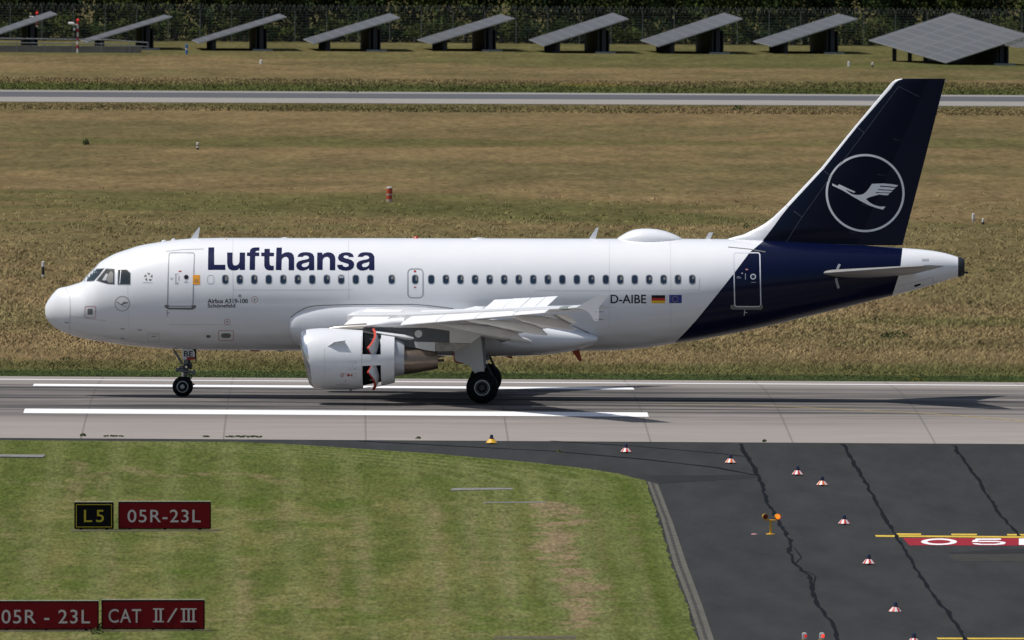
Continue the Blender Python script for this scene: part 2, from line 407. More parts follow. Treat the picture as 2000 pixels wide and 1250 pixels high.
# far taxiway strip
M['farconc'] = mat('far_taxiway_concrete', (.26, .245, .23), .95, var=.10, vscale=.5, stretch=(.3, 1, 1), spec=.03)
M['farasph'] = mat('far_taxiway_asphalt', (.10, .102, .112), .85, var=.10, vscale=.4, stretch=(.2, 1, 1), spec=.03)
ta = G(0, 176); tb = G(2000, 186.5); tc_ = G(0, 199); td = G(2000, 208)
def far_strip(name, m, f0, f1, off):
    x0, x1 = -400, 400
    def line(p, q, x): return p.y+(q.y-p.y)*(x-p.x)/(q.x-p.x)
    P = []
    for x in (x0, x1):
        lo = line(tc_, td, x); hi = line(ta, tb, x); P.append((x, lo+(hi-lo)*f0, lo+(hi-lo)*f1))
    return structure(ground_decal(name, m, [[(P[0][0], P[0][1]), (P[1][0], P[1][1]), (P[1][0], P[1][2]), (P[0][0], P[0][2])]], off))
far_strip('far_taxiway', M['farconc'], 0, 1, .02)
far_strip('far_taxiway_surface', M['farasph'], .42, .84, .03)

# ---------------------------------------------------------------- lawn in front (bounded by the asphalt and the drain)
edge_px = [(-900, 855), (0, 856), (200, 857.5), (400, 862), (560, 868), (700, 877), (850, 887), (950, 896), (1050, 905), (1150, 916), (1210, 926), (1265, 940),
           (1290, 1010), (1315, 1100), (1345, 1180), (1367, 1250), (1400, 1340), (1470, 1560)]
E_ = [G(*p) for p in edge_px]; EY = np.array([p.y for p in E_][::-1]); EX = np.array([p.x for p in E_][::-1])
def xr(y): return np.interp(y, EY, EX)
mow = [  # worn straw tracks drawn as polylines in plan, (points, half width, strength)
 ([(1080, 985), (1098, 1010), (1090, 1050), (1092, 1095), (1125, 1120), (1142, 1160), (1140, 1200), (1120, 1225)], .9, 1.5),
 ([(1060, 990), (1060, 1040), (1070, 1090), (1105, 1130), (1115, 1180)], .5, .55),
 ([(930, 1100), (1000, 1099), (1090, 1098)], .3, .9), ([(905, 988), (990, 985)], .3, .5),
 ([(845, 985), (855, 1060), (860, 1120), (865, 1220)], .35, .55), ([(915, 985), (925, 1050), (930, 1120)], .3, .4), ([(980, 990), (985, 1060), (990, 1120), (1010, 1190)], .3, .4),
 ([(640, 1060), (655, 1120), (650, 1190)], .3, .45), ([(220, 1060), (222, 1130), (215, 1180)], .3, .45), ([(470, 1090), (480, 1160), (470, 1230)], .4, .5),
 ([(155, 905), (150, 950), (145, 980)], .5, .55), ([(260, 915), (290, 930), (330, 932), (420, 925), (500, 930), (560, 945)], .6, .6), ([(200, 925), (195, 960)], .5, .5),
 ([(1160, 990), (1178, 1100), (1200, 1200)], .3, .3), ([(1230, 990), (1255, 1120), (1280, 1240)], .3, .35), ([(700, 1010), (715, 1120), (705, 1200)], .35, .4), ([(560, 985), (545, 1060)], .4, .35),
 ([(10, 940), (100, 950)], .8, .4), ([(0, 1010), (60, 1100), (90, 1160)], .5, .3)]
mowp = [([G(*q)[:2] for q in p], hw, s_) for p, hw, s_ in mow]
def seg_dist(x, y, a, b):
    ax, ay = a; bx, by = b; dx, dy = bx-ax, by-ay; t = np.clip(((x-ax)*dx+(y-ay)*dy)/(dx*dx+dy*dy+1e-9), 0, 1)
    return np.hypot(x-ax-t*dx, (y-ay-t*dy)*.35)
def lawn_colour(x, y):
    n1 = fbm(x/4, y/14, 103); n2 = fbm(x/1.2, y/4, 109); n3 = fbm(x/.35, y/1.1, 121); st = .5+.5*np.sin(x*2.1+1.2*fbm(x/6, y/30, 4)*6+y*.015)
    t = ss(.30, .70, .42*n1+.30*n2+.12*n3+.16*st)
    inner = ss(-2, 4, -(y+62))*ss(0, 7, xr(y)-x)        # away from the tidy outer ring, drier
    c = mix(np.array((.094, .112, .036)), np.array((.178, .160, .070)), t*(.22+.60*inner))
    ed = xr(y)-x; bands = .5+.5*np.sin(ed*5.2+.8*fbm(x/3, y/12, 66)); c = mix(c, np.array((.165, .175, .078)), bands*(1-ss(4, 9, ed))*.75); c = mix(c, np.array((.165, .170, .075)), ss(.55, 1, .5+.5*np.sin(x*3.1+y*.02+2*fbm(x/4, y/20, 68)))*.5)
    c = mix(c, np.array((.060, .105, .018)), ss(.58, .72, fbm(x/3, y/9, 133))*.5*(.4+.6*inner))
    ring = np.exp(-((xr(y)-x-.8)/1.1)**2); c = mix(c, np.array((.078, .105, .026)), ring*.5)
    wob = (fbm(x/.8, y/2.5, 151)-.5)*.7
    for p, hw, s_ in mowp:
        d = np.full(x.shape, 99.0)
        for i in range(len(p)-1): d = np.minimum(d, seg_dist(x, y, p[i], p[i+1]))
        k = (1-ss(hw*.1, hw*.9, d+wob*hw*2.4))*s_*ss(.25, .6, n3)*(.85 if s_ < .95 else 1.1)
        c = mix(c, np.array((.235, .175, .115)), np.clip(k, 0, 1))
    c = mix(c, np.array((.21, .175, .095)), ss(.56, .74, fbm(x/.35, y/1.8, 181))*(.15+.4*inner)*ss(.35, .6, n1)); c = mix(c, np.array((.055, .085, .022)), ss(.58, .74, fbm(x/.5, y/2.4, 191))*.30)
    return c*(.80+.34*fbm(x/.35, y/1.6, 171))[..., None]*np.array((.88, .90, .80))
yr = np.unique(np.concatenate([[-420, -300, -200], np.arange(-160, -60, .5), np.arange(-60, float(EY.max()), .3), [float(EY.max())-.01], PX_[(PX_ > -400) & (PX_ < -28.2)]]))
yr = yr[yr < EY.max()]
us = np.concatenate([[-600, -200, -60, -40], np.arange(-26, 0.001, .16)])
X = []; Y = []
for y in yr:
    r = float(xr(y)) + (fbm(np.array([y*.9]), np.array([3.3]), 7)[0]-.5)*.25
    x = np.where(us > -30, r+us*1.0, us); x = np.minimum.accumulate(x[::-1])[::-1]
    X.append(x); Y.append(np.full(x.shape, y))
X = np.array(X); Y = np.array(Y)
me = bpy.data.meshes.new('lawn'); n = X.size; i = np.arange(n).reshape(X.shape)
me.from_pydata(np.stack([X, Y, zg(Y)+.022], -1).reshape(-1, 3).tolist(), [], np.stack([i[:-1, :-1], i[:-1, 1:], i[1:, 1:], i[1:, :-1]], -1).reshape(-1, 4).tolist())
c = np.ones((n, 4), np.float32); c[:, :3] = lawn_colour(X.ravel(), Y.ravel()); me.attributes.new('tint', 'FLOAT_COLOR', 'POINT').data.foreach_set('color', c.ravel())
structure(link('lawn', me, M['mown']))

# ---------------------------------------------------------------- grass blades
rng = np.random.default_rng(5)
def blades(name, x, y, col, h, wd, nb, lean, label, jit=.12):
    n = len(x); N = n*nb
    X = np.repeat(x, nb)+rng.normal(0, jit, N); Y = np.repeat(y, nb)+rng.normal(0, jit*1.5, N); H = np.repeat(h, nb)*rng.uniform(.55, 1.1, N)
    a = rng.uniform(-.7, .7, N); ca, sa = np.cos(a), np.sin(a); W = wd*rng.uniform(.6, 1.3, N)/2
    lx = rng.normal(.25, 1, N)*lean*H; ly = rng.normal(0, .5, N)*lean*H; Z = zg(Y)
    v = np.empty((N, 3, 3), np.float32)
    v[:, 0] = np.stack([X-ca*W, Y-sa*W, Z], -1); v[:, 1] = np.stack([X+ca*W, Y+sa*W, Z], -1); v[:, 2] = np.stack([X+lx, Y+ly, Z+H], -1)
    me = bpy.data.meshes.new(name); me.vertices.add(N*3); me.vertices.foreach_set('co', v.ravel())
    me.loops.add(N*3); me.loops.foreach_set('vertex_index', np.arange(N*3, dtype=np.int32)); me.polygons.add(N); me.polygons.foreach_set('loop_start', np.arange(0, N*3, 3, dtype=np.int32))
    me.update(calc_edges=True)
    cc = np.ones((N*3, 4), np.float32); k = np.repeat(col, nb, 0)*rng.uniform(.90, 1.10, (N, 1)); cc[:, :3] = np.repeat(k, 3, 0)
    me.attributes.new('tint', 'FLOAT_COLOR', 'POINT').data.foreach_set('color', cc.ravel())
    o = link(name, me, M['blade']); return tag(o, label, 'grass', kind='stuff')
def scatter(n, y0, y1, pw=1.0, pad=3):
    u = rng.random(n)**pw; y = y0+(y1-y0)*u; d = y+CAMD; x = .0103*d+(rng.random(n)-.5)*(2000/FPX*d+2*pad); return x, y
x, y = scatter(230000, 39.5, 330, 1.3)
clump = fbm(x/1.1, y/3.2, 201); keep = rng.random(len(x)) < (ss(.25, .55, clump)*.9+.1)*(.16*(1-ss(150, 328, y))+.84*(1-ss(44, 150, y))); x, y = x[keep], y[keep]
hh = .09+.20*ss(40, 47, y)*(.35+1.2*fbm(x/.9, y/2.5, 211))*(.34+.66*(1-ss(50, 75, y))); blades('tall_meadow_grass', x, y, field_colour(x, y)*1.32, hh, .035, 6, 1.1, 'tall dry straw coloured grass between the runway and the far taxiway')
x, y = scatter(14000, 500, 535, 1.0); ye = tc_.y+(td.y-tc_.y)*(x-tc_.x)/(td.x-tc_.x); k = y < ye-1.5; x, y, ye = x[k], y[k], ye[k]; blades('far_meadow_grass', x, y, field_colour(x, y)*1.0, .14*(.35+1.2*fbm(x/1.3, y/3.5, 213))*(.2+.8*ss(2, 16, ye-y)), .06, 5, 1.0, 'dry grass along the near edge of the far taxiway')
x, y = scatter(14000, 556, 600, 1.0, 6); k = y > ta.y+(tb.y-ta.y)*(x-ta.x)/(tb.x-ta.x)+.5; x, y = x[k], y[k]; blades('rough_grass', x, y, field_colour(x, y)*1.0, .16*(.4+1.1*fbm(x/1.3, y/3.5, 217)), .06, 5, 1.0, 'brown rough grass between the far taxiway and the solar panels')
x, y = scatter(26000, 28.1, 40, 1.0); blades('verge_grass', x, y, field_colour(x, y)*1.0, np.full(len(x), .045), .03, 4, .9, 'short green mown grass along the far runway edge')
x, y = scatter(150000, -170, -28.5, 1.0, 2); k = x < xr(y)-.05; x, y = x[k], y[k]
blades('lawn_grass', x, y, lawn_colour(x, y)*1.08, .02+.03*fbm(x/.5, y/1.5, 301), .03, 3, 1.5, 'short mown green grass with dry straw streaks in front of the runway', jit=.08)

#@@AIRPORT
# ---------------------------------------------------------------- taxiway details
def wig(pts, width, jag, seed):
    r = random.Random(seed); P = [G(*p)[:2] for p in pts]; o = []
    for i in range(len(P)-1):
        a, b = P[i], P[i+1]; L_ = math.hypot(b[0]-a[0], b[1]-a[1]); k = max(2, int(L_/1.3))
        for j in range(k):
            t = j/k; o.append((a[0]+(b[0]-a[0])*t+r.uniform(-jag, jag), a[1]+(b[1]-a[1])*t))
    o.append(P[-1]); return ribbon(o, [width*.78*r.uniform(.5, 1.45) for _ in o])
cracks = [([(1445, 868), (1470, 910), (1483, 935), (1495, 975), (1515, 1010), (1530, 1035), (1545, 1060), (1541, 1080), (1555, 1105), (1580, 1125), (1588, 1160), (1600, 1185), (1622, 1215), (1637, 1252)], .16, .05),
          ([(1647, 868), (1680, 925), (1700, 960), (1720, 995), (1745, 1040), (1785, 1105), (1820, 1160), (1850, 1195), (1886, 1250)], .15, .04),
          ([(1863, 871), (1905, 930), (1940, 985), (1965, 1020), (1990, 1047)], .13, .04),
          ([(1552, 1070), (1565, 1090), (1555, 1102), (1568, 1115), (1592, 1125), (1590, 1140)], .05, .03),
          ([(700, 862), (850, 870), (1080, 882), (1250, 897), (1400, 914), (1483, 930)], .10, .01), ([(1075, 862), (1250, 873), (1400, 886), (1460, 893)], .07, .01)]
for k, (p, w_, j) in enumerate(cracks):
    if k >= 4: w_ = w_*2.2
    structure(ground_decal('sealed_crack', M['crack'], wig(p, w_, j, k), .016+.001*k))
structure(ground_decal('asphalt_patch', M['patch'], [grp([(1850, 1083), (2100, 1082), (2100, 1098), (1865, 1097)])], .0145))
structure(ground_decal('asphalt_patch', M['darkpatch'], [grp([(1270, 930), (1485, 928), (1480, 934), (1290, 945)])], .0145))
structure(ground_decal('asphalt_patch', M['darkpatch'], [grp([(1850, 1080), (2100, 1066.5), (2100, 1081), (1860, 1082)])], .0135))
# holding-position line and mandatory red marking 05R
structure(ground_decal('holding_line', M['ypaint'], [grp([(1709, 1046), (2200, 1050), (2200, 1053), (1711, 1049.3)])], .016))
for a, b in ((1751, 1799), (1858, 1908), (1967, 2016), (2074, 2124)):
    structure(ground_decal('holding_line_dash', M['ypaint'], [grp([(a, 1042.5+(a-1751)*.006), (b, 1042.5+(b-1751)*.006), (b, 1045.6+(b-1751)*.006), (a, 1045.6+(a-1751)*.006)])], .016))
structure(ground_decal('holding_line', M['ypaint'], [grp([(1829, 1246.5), (2200, 1247), (2200, 1249.5), (1832, 1249.5)])], .016))
structure(ground_decal('mandatory_marking_field', M['redfield'], [grp([(1763, 1051.5), (2200, 1052), (2200, 1067), (1776, 1066)])], .016))
def ground_text(s, px0, py0, px1, py1, m, off, name, bold=.02):
    v, f = text2d(s, bold); bm = bmesh.new(); vs = []
    for a, b in v:
        p = G(px0+(px1-px0)*a, py1+(py0-py1)*b); vs.append(bm.verts.new((p.x, p.y, 0)))
    for t in f:
        try: bm.faces.new([vs[i] for i in t])
        except ValueError: pass
    slicey(bm)
    for q in bm.verts: q.co.z = float(zg(q.co.y))+off
    bmesh.ops.recalc_face_normals(bm, faces=bm.faces[:]); me = bpy.data.meshes.new(name); bm.to_mesh(me); bm.free(); return structure(link(name, me, m))
ring_o = [(a, b) for a, b in circle(1834, 1059.3, 1, 40)]
oo = [G(1834+35*math.cos(t*math.pi/20), 1059.3+6.3*math.sin(t*math.pi/20))[:2] for t in range(40)]
oi = [G(1834+23*math.cos(t*math.pi/20), 1059.3+3.8*math.sin(t*math.pi/20))[:2] for t in range(40)]
structure(ground_decal('mandatory_lettering', M['paint'], [[oo[i], oo[(i+1) % 40], oi[(i+1) % 40], oi[i]] for i in range(40)], .021))
def gstroke(pts, wx): return [grp([(a[0]-wx, a[1]), (b[0]-wx, b[1]), (b[0]+wx, b[1]), (a[0]+wx, a[1])]) for a, b in zip(pts, pts[1:])]
five = [grp([(1905, 1053), (1955, 1053), (1955, 1055.6), (1905, 1055.6)]), grp([(1901, 1055.6), (1912, 1055.6), (1910, 1059.8), (1898, 1059.8)]), grp([(1912, 1057.6), (1945, 1057.6), (1961, 1059.6), (1955, 1060.2), (1940, 1059.8), (1910.8, 1059.8)]),
        grp([(1955, 1060.2), (1961, 1059.6), (1965, 1061.5), (1960, 1064.2), (1945, 1065.4), (1942, 1063.5), (1952, 1062.2)]), grp([(1899, 1062.2), (1909, 1062.2), (1918, 1063.5), (1942, 1063.5), (1945, 1065.4), (1912, 1065.3), (1902, 1064)])]
structure(ground_decal('mandatory_lettering', M['paint'], five, .021))
rr_ = [grp([(1990, 1053), (2004, 1053), (2004, 1065.5), (1990, 1065.5)]), grp([(2004, 1053), (2040, 1053), (2050, 1056), (2040, 1060), (2004, 1060), (2004, 1058), (2034, 1057.5), (2034, 1055.5), (2004, 1055.3)]), grp([(2020, 1060), (2036, 1060), (2060, 1065.5), (2042, 1065.5)])]
structure(ground_decal('mandatory_lettering', M['paint'], rr_, .021))

# drain channel along the lawn
M['drain'] = mat('drain_concrete', (.11, .104, .09), .9, var=.35, vscale=4, spec=.03)
M['slot'] = mat('drain_slots', (.01, .01, .01), .9)
dl = [(1264, 941), (1275, 970), (1290, 1010), (1315, 1100), (1345, 1180), (1367, 1250), (1400, 1340)]; dr = [(1285, 947), (1297, 978), (1312, 1016), (1343, 1108), (1371, 1182), (1394, 1250), (1430, 1340)]
dm = [((a[0]+b[0])/2-1, (a[1]+b[1])/2) for a, b in zip(dl, dr)]
structure(ground_decal('drain_channel', M['drain'], [grp([dl[i], dr[i], dr[i+1], dl[i+1]]) for i in range(len(dl)-1)], .026))
dmw = [G(*p)[:2] for p in dm]; slots = []
for a, b in zip(dmw, dmw[1:]):
    L_ = math.hypot(b[0]-a[0], b[1]-a[1]); k = int(L_/1.0)
    for j in range(k):
        x_ = a[0]+(b[0]-a[0])*j/k; y_ = a[1]+(b[1]-a[1])*j/k; slots.append([(x_-.05, y_-.28), (x_+.05, y_-.28), (x_+.05, y_+.28), (x_-.05, y_+.28)])
o = ground_decal('drain_slots', M['slot'], slots, .031); structure(o)
# slabs sunk in the lawn
M['slab'] = mat('concrete_slab', (.20, .195, .185), .95, var=.3, vscale=3, spec=.03)
M['foot'] = mat('mossy_footing', (.10, .088, .066), .95, var=.4, vscale=6, spec=.03)
def slab(poly, label, h=.05, m='slab'):
    P = grp(poly); cx = sum(p[0] for p in P)/len(P); cy = sum(p[1] for p in P)/len(P); z = float(zg(cy))
    mb = MB(); n = len(P); mb.add([(p[0]-cx, p[1]-cy, .0) for p in P]+[(p[0]-cx, p[1]-cy, h) for p in P], [tuple(range(n, 2*n))]+[(i, (i+1) % n, (i+1) % n+n, i+n) for i in range(n)])
    o = mb.build('concrete_slab', M[m]); o.location = (cx, cy, z); return tag(o, label, 'slab')
slab([(-40, 889), (88, 889.5), (85, 896), (-40, 895)], 'pale concrete slab lying flush in the lawn near the left end of the runway bar')
slab([(879, 960), (1001, 957.5), (1003, 953.5), (885, 954.5)], 'narrow concrete slab sunk in the lawn left of the drain channel', .03)
slab([(944, 984), (1066, 983.3), (1066, 981.2), (944, 982)], 'thin grey slab edge in the lawn just below the other narrow slab', .03)
slab([(138, 1039.5), (430, 1038.8), (430, 1036), (138, 1036)], 'long concrete footing under the pair of signs with the yellow L5 plate', .03, 'foot')
slab([(-60, 1236), (412, 1234), (412, 1231.5), (-60, 1233)], 'long concrete footing under the two large red signs at the bottom', .03, 'foot')
slab([(960, 1250), (1125, 1250), (1125, 1244), (970, 1245)], 'brownish slab edge in the lawn at the bottom of the picture', .03, 'foot')

# ---------------------------------------------------------------- airfield signs
M['signred'] = mat('sign_red', (.155, .003, .007), .6, var=.06, vscale=2, spec=.15)
M['signblk'] = mat('sign_black', (.004, .004, .005), .6, spec=.1)
M['signfr'] = mat('sign_frame_black', (.006, .006, .006), .6, spec=.1)
M['signtxt'] = mat('sign_white_letter', (.52, .49, .48), .5)
M['signyel'] = mat('sign_yellow', (.40, .33, .01), .5)
M['signtop'] = mat('sign_top_grey', (.45, .44, .30), .5)
def sign(x0, y0, x1, y1, face, rows, label, rim=None, group=None):
    """x0,y0 top-left pixel, x1,y1 bottom-right (bottom edge of the board)"""
    base = G((x0+x1)/2, y1+2.6); sc = FPX/(base.y+CAMD); W = (x1-x0)/sc; H = (y1-y0)/sc; leg = 2.6/sc+.012
    e = empty('taxiway_sign', base, label, 'sign', group); e.rotation_euler = (0, -ROLL, 0)
    th = .22
    MB().box(-W/2, W/2, 0, th, leg, leg+H, bev=.012).build('frame', M['signfr'], e)
    MB().box(-W/2+.01, W/2-.01, .03, th-.03, leg+H+.001, leg+H+.022).build('top_cap', M['signtop'], e)
    b = .035; MB().box(-W/2+b, W/2-b, -.012, 0.0-.002, leg+b, leg+H-b).build('face_panel', face, e)
    if rim:
        q = .055; t_ = .022; R_ = MB()
        for (a0, a1, c0, c1) in ((-W/2+q, W/2-q, leg+H-q-t_, leg+H-q), (-W/2+q, W/2-q, leg+q, leg+q+t_), (-W/2+q, -W/2+q+t_, leg+q+t_, leg+H-q-t_), (W/2-q-t_, W/2-q, leg+q+t_, leg+H-q-t_)):
            R_.box(a0, a1, -.018, -.012-.001, c0, c1)
        R_.build('border', rim, e)
    for fx in (-.38, 0, .38) if W > 1.6 else (-.33, .33):
        MB().box(W*fx-.04, W*fx+.04, th/2-.04, th/2+.04, -.05, leg-.002).build('leg', M['signfr'], e)
    for txt, tx0, ty0, tx1, ty1, mt, kind in rows:
        mb = MB(); px2l = lambda px, py: ((px-(x0+x1)/2)/sc, leg+(y1-py)/sc)
        if kind == 'text':
            v, f = text2d(txt, .004, space=1.3 if txt == 'L5' else 1.1)
            mb.add([(px2l(tx0+(tx1-tx0)*a, ty1+(ty0-ty1)*b_)[0], -.020, px2l(tx0+(tx1-tx0)*a, ty1+(ty0-ty1)*b_)[1]) for a, b_ in v], f)
        else:
            for r in kind:
                P = [px2l(*p) for p in r]; mb.prism(P, -.022, -.0125)
        mb.build('lettering', mt, e, fixn=kind != 'text')
    return e
def rc(a, b, c_, d): return [(a, b), (c_, b), (c_, d), (a, d)]
sign(145, 982, 222, 1034, M['signblk'], [('L5', 164, 996.5, 203, 1020.5, M['signyel'], 'text')], 'black sign with yellow L5 and a thin yellow border beside the red 05R-23L board', M['signyel'])
sign(231, 981, 412, 1034, M['signred'], [('05R-23L', 249, 996, 392, 1021, M['signtxt'], 'text')], 'red 05R-23L sign with white letters standing right of the black L5 plate')
sign(-12, 1175, 193, 1231, M['signred'], [('05R - 23L', 3, 1191.5, 176, 1218.5, M['signtxt'], 'text')], 'larger red 05R - 23L sign cut by the left edge of the picture')
rom = [rc(299, 1189, 320, 1191.5), rc(299, 1213.5, 320, 1216), rc(303, 1191.5, 307, 1213.5), rc(312, 1191.5, 316, 1213.5), [(326, 1216), (330, 1216), (347, 1189), (343, 1189)],
       rc(353, 1189, 384, 1191.5), rc(353, 1213.5, 384, 1216), rc(357, 1191.5, 361, 1213.5), rc(366.5, 1191.5, 370.5, 1213.5), rc(376, 1191.5, 380, 1213.5)]
sign(198, 1173, 400, 1230, M['signred'], [('CAT', 212, 1190, 276, 1217, M['signtxt'], 'text'), ('', 0, 0, 0, 0, M['signtxt'], rom)], 'red CAT II/III sign with white letters at the lower left')

# ---------------------------------------------------------------- edge lights on the taxiway
M['capblue'] = mat('dark_blue_lens', (.008, .012, .05), .2, spec=.7)
M['ywhite'] = mat('marker_white', (.70, .68, .66), .5); M['mred'] = mat('marker_red', (.55, .03, .03), .5); M['mor'] = mat('marker_orange', (.75, .12, .02), .5); M['myel'] = mat('marker_yellow', (.75, .40, .01), .5)
def edge_light(ms, label, group='elevated edge lights on the taxiway'):
    e = empty('edge_light', (0, 0, 0), label, 'taxiway light', group)
    MB().lathe((0, 0, 0), (0, 0, 1), [(0, .05), (.10, .05)], 12).build('stem', M['signfr'], e)
    mb = MB(); n = 24
    for k in range(n):
        a0, a1 = 2*math.pi*k/n, 2*math.pi*(k+1)/n; mi = (k//2) % 2
        mb.add([(.20*math.cos(a0), .20*math.sin(a0), .055), (.20*math.cos(a1), .20*math.sin(a1), .055), (.085*math.cos(a1), .085*math.sin(a1), .185), (.085*math.cos(a0), .085*math.sin(a0), .185)], [(0, 1, 2, 3)], mi)
    mb.add([(.199*math.cos(2*math.pi*k/n), .199*math.sin(2*math.pi*k/n), .056) for k in range(n)], [tuple(range(n))], 0)
    mb.build('skirt', ms, e, fixn=False)
    MB().lathe((0, 0, .17), (0, 0, 1), [(0, .082), (.05, .082), (.055, .065), (.14, .058), (.165, .03), (.17, .001)], 16).build('lens', M['capblue'], e, smooth=True)
    return e
lights = [(1223, 885, 'rw', 'red and white cone light on the asphalt nearest the yellow cone'), (1427, 906, 'ow', 'orange and white cone light just left of the first crack top'), (1558, 929, 'rw', 'red and white cone light between the first and second cracks, farther one'),
          (1606, 949.5, 'ow', 'orange and white cone light just below the pair between the cracks'), (1649, 1025.5, 'rw', 'red and white cone light level with the amber guard light'), (1697, 1103.5, 'rw', 'red and white cone light below and left of the painted zero'), (1748, 1194.5, 'rw', 'tilted low red and white cone light near the bottom'), (1785, 1259, 'rw', 'cone light cut by the bottom edge beside the lower yellow line')]
proto = {'rw': edge_light([M['ywhite'], M['mred']], 'x'), 'ow': edge_light([M['ywhite'], M['mor']], 'x'), 'y': edge_light([M['myel'], M['myel']], 'x')}
used = set()
def place_light(px, py, k, lab):
    e = proto[k] if k not in used else copy_tree(proto[k]); used.add(k); e['label'] = lab; e.location = G(px, py); e.rotation_euler = (0, 0, (px*7) % 3); return e
for l in lights:
    q = place_light(*l)
    if l[0] == 1748: q.rotation_euler = (0, .05, .4); q.location.z -= .05
place_light(960, 867.5, 'y', 'yellow cone light with dark cap beside the concrete edge'); 
# guard light with two amber lamps
M['amberoff'] = mat('amber_lens_dark', (.16, .02, .005), .15)
M['amberon'] = mat('amber_lens_lit', (.9, .35, .05), .3, emis=((1, .25, .02), 1.1))
e = empty('guard_light', G(1505, 1044), 'yellow guard light post with two round amber lamps, the right one lit', 'guard light')
MB().lathe((0, 0, 0), (0, 0, 1), [(0, .155), (.025, .15), (.04, .05)], 20).build('base', M['myel'], e)
MB().lathe((0, 0, .03), (0, 0, 1), [(0, .038), (.42, .034)], 12).build('post', M['myel'], e)
MB().tube([(-.21, 0, .50), (-.19, 0, .46), (.2, 0, .46), (.22, 0, .50)], .017, 8).build('crossbar', M['myel'], e)
for sx, mm, lb in ((-.195, M['amberoff'], 'unlit amber lamp'), (.2, M['amberon'], 'lit amber lamp')):
    h = MB().lathe((sx, .06, .575), (0.25, -1, 0), [(0, .05), (.02, .085), (.12, .088)], 20).build('lamp_housing', M['myel'], e, smooth=True); h['label'] = lb
    MB().lathe((sx+.028, -.058, .575), (0.25, -1, 0), [(0, .078), (.012, .07), (.018, .03)], 20).build('lens', mm, h, smooth=True)
    MB().lathe((sx+.02, -.04, .577), (0.25, -1, 0), [(0, .093), (.05, .093)], 20, caps=False).build('visor', M['myel'], h)
# two stop-bar style lights at the bottom edge
M['litred'] = mat('red_lamp_lit', (.9, .05, .03), .3, emis=((1, .04, .02), 1.6))
M['unlitred'] = mat('red_lamp_dim', (.35, .02, .02), .2, emis=((1, .04, .02), .5))
for px, mm, lab in ((1571, M['unlitred'], 'white capped stop light on the asphalt, the left dim one of two at the bottom'), (1605, M['litred'], 'white capped stop light glowing red, right one of two at the bottom')):
    e = empty('stop_light', G(px, 1253), lab, 'stop light')
    MB().lathe((0, 0, 0), (0, 0, 1), [(0, .13), (.03, .12), (.05, .05)], 20).build('base', M['myel'], e)
    MB().box(-.07, .07, -.1, .1, .06, .25, bev=.025).build('housing', M['ywhite'], e)
    MB().lathe((.03, -.095, .16), (.1, -1, 0), [(0, .045), (.015, .04), (.02, .01)], 16).build('lens', mm, e)
# broken marker
mb = MB().lathe((0, 0, .0), (0, 0, 1), [(0, .11), (.03, .09), (.045, .03)], 14); o = mb.build('broken_marker', [M['mred']]); o.data.materials[0] = mat('broken_marker_pink', (.45, .22, .22), .6, var=.5, vscale=12); o.location = G(1473, 1044.5)
tag(o, 'flattened pinkish broken marker lying left of the amber guard light', 'debris')

# ---------------------------------------------------------------- weeds
M['weed'] = mat('weed_leaves', (.075, .095, .035), .9, var=.3, vscale=9, spec=.05); soft_normals(M['weed'], .5); M['yflower'] = mat('yellow_flowers', (.6, .42, .02), .6)
def weed(px, py, w_, h_, label, seed, n=60, flowers=0, dense=1):
    r = random.Random(seed); p = G(px, py); sc = FPX/(p.y+CAMD); W = w_/sc; H = h_/sc; mb = MB()
    for _ in range(n):
        a = r.uniform(-.5, .5)*W; b = r.uniform(-.3, .3)*max(W, .4); q = r.random()*H*(1-abs(a)/W*1.1); s_ = r.uniform(.02, .045)*max(1, min(H/.25, 2))
        t = r.uniform(-1, 1); d = Vector((math.cos(t), r.uniform(-.5, .5), math.sin(t)*.8)).normalized()*s_; u = Vector((-d.z, r.uniform(-.02, .02), d.x))*.6
        c_ = Vector((a, b, q+.02)); mb.add([c_-d, c_-u, c_+d, c_+u], [(0, 1, 2, 3)], 1 if r.random() < flowers else 0)
    o = mb.build('weed', [M['weed'], M['yflower']], fixn=False); o.location = p; return tag(o, label, 'weed', 'weeds growing at the pavement edges', 'stuff' if w_ > 30 else None)
weed(162, 853, 10, 6, 'small upright weed at the concrete edge above the L5 sign', 1)
weed(222, 853.5, 40, 2.2, 'low wide weed mat on the concrete edge, second from the left', 2, 90)
weed(403, 854.5, 12, 3, 'small round weed on the concrete edge between two mats', 3)
weed(476, 854.5, 70, 2.6, 'longest low weed mat on the concrete edge', 4, 160)
weed(817, 858, 9, 5, 'tiny weed at the concrete edge under the engine', 5, 30)
weed(1092, 884, 8, 4, 'tiny weed on the asphalt crack right of the yellow cone', 6, 25)
weed(1493, 864, 6, 5, 'small tuft at the concrete edge above the first crack', 7, 40)
weed(130, 712, 60, 14, 'dark leafy clump in the verge left of the nose wheel', 8, 160)
weed(168, 283, 12, 14, 'spindly dark weed in the field at the upper left', 9, 70)
weed(1243-0, 447, 1, 1, 'x', 10, 1) if False else None
weed(1458, 447, 12, 12, 'small dark weed beside the tail fin fillet', 11, 50)
weed(1440, 218, 16, 14, 'weed clump beside the far taxiway left of the fin tip', 12, 70)
weed(1750, 662, 60, 16, 'large dark weed clump in the grass under the tail', 13, 170)
weed(1655, 748, 0, 0, 'x', 1, 1) if False else None
weed(1790, 744, 24, 6, 'low clump with yellow flowers on the verge at the right', 15, 60, .4)
weed(1463, 742, 20, 6, 'dark green clump on the verge behind the fuselage shadow', 16, 60)
weed(1160, 168, 120, 5, 'patch of yellow flowers in the grass above the far taxiway', 17, 260, .75)
weed(690, 181, 20, 8, 'grey green weed clump above the far taxiway left of centre', 18, 60)
weed(1215, 213, 0, 0, 'x', 1, 1) if False else None
weed(240, 1032, 12, 12, 'grass tuft growing between the L5 plate and the red sign', 19, 60)
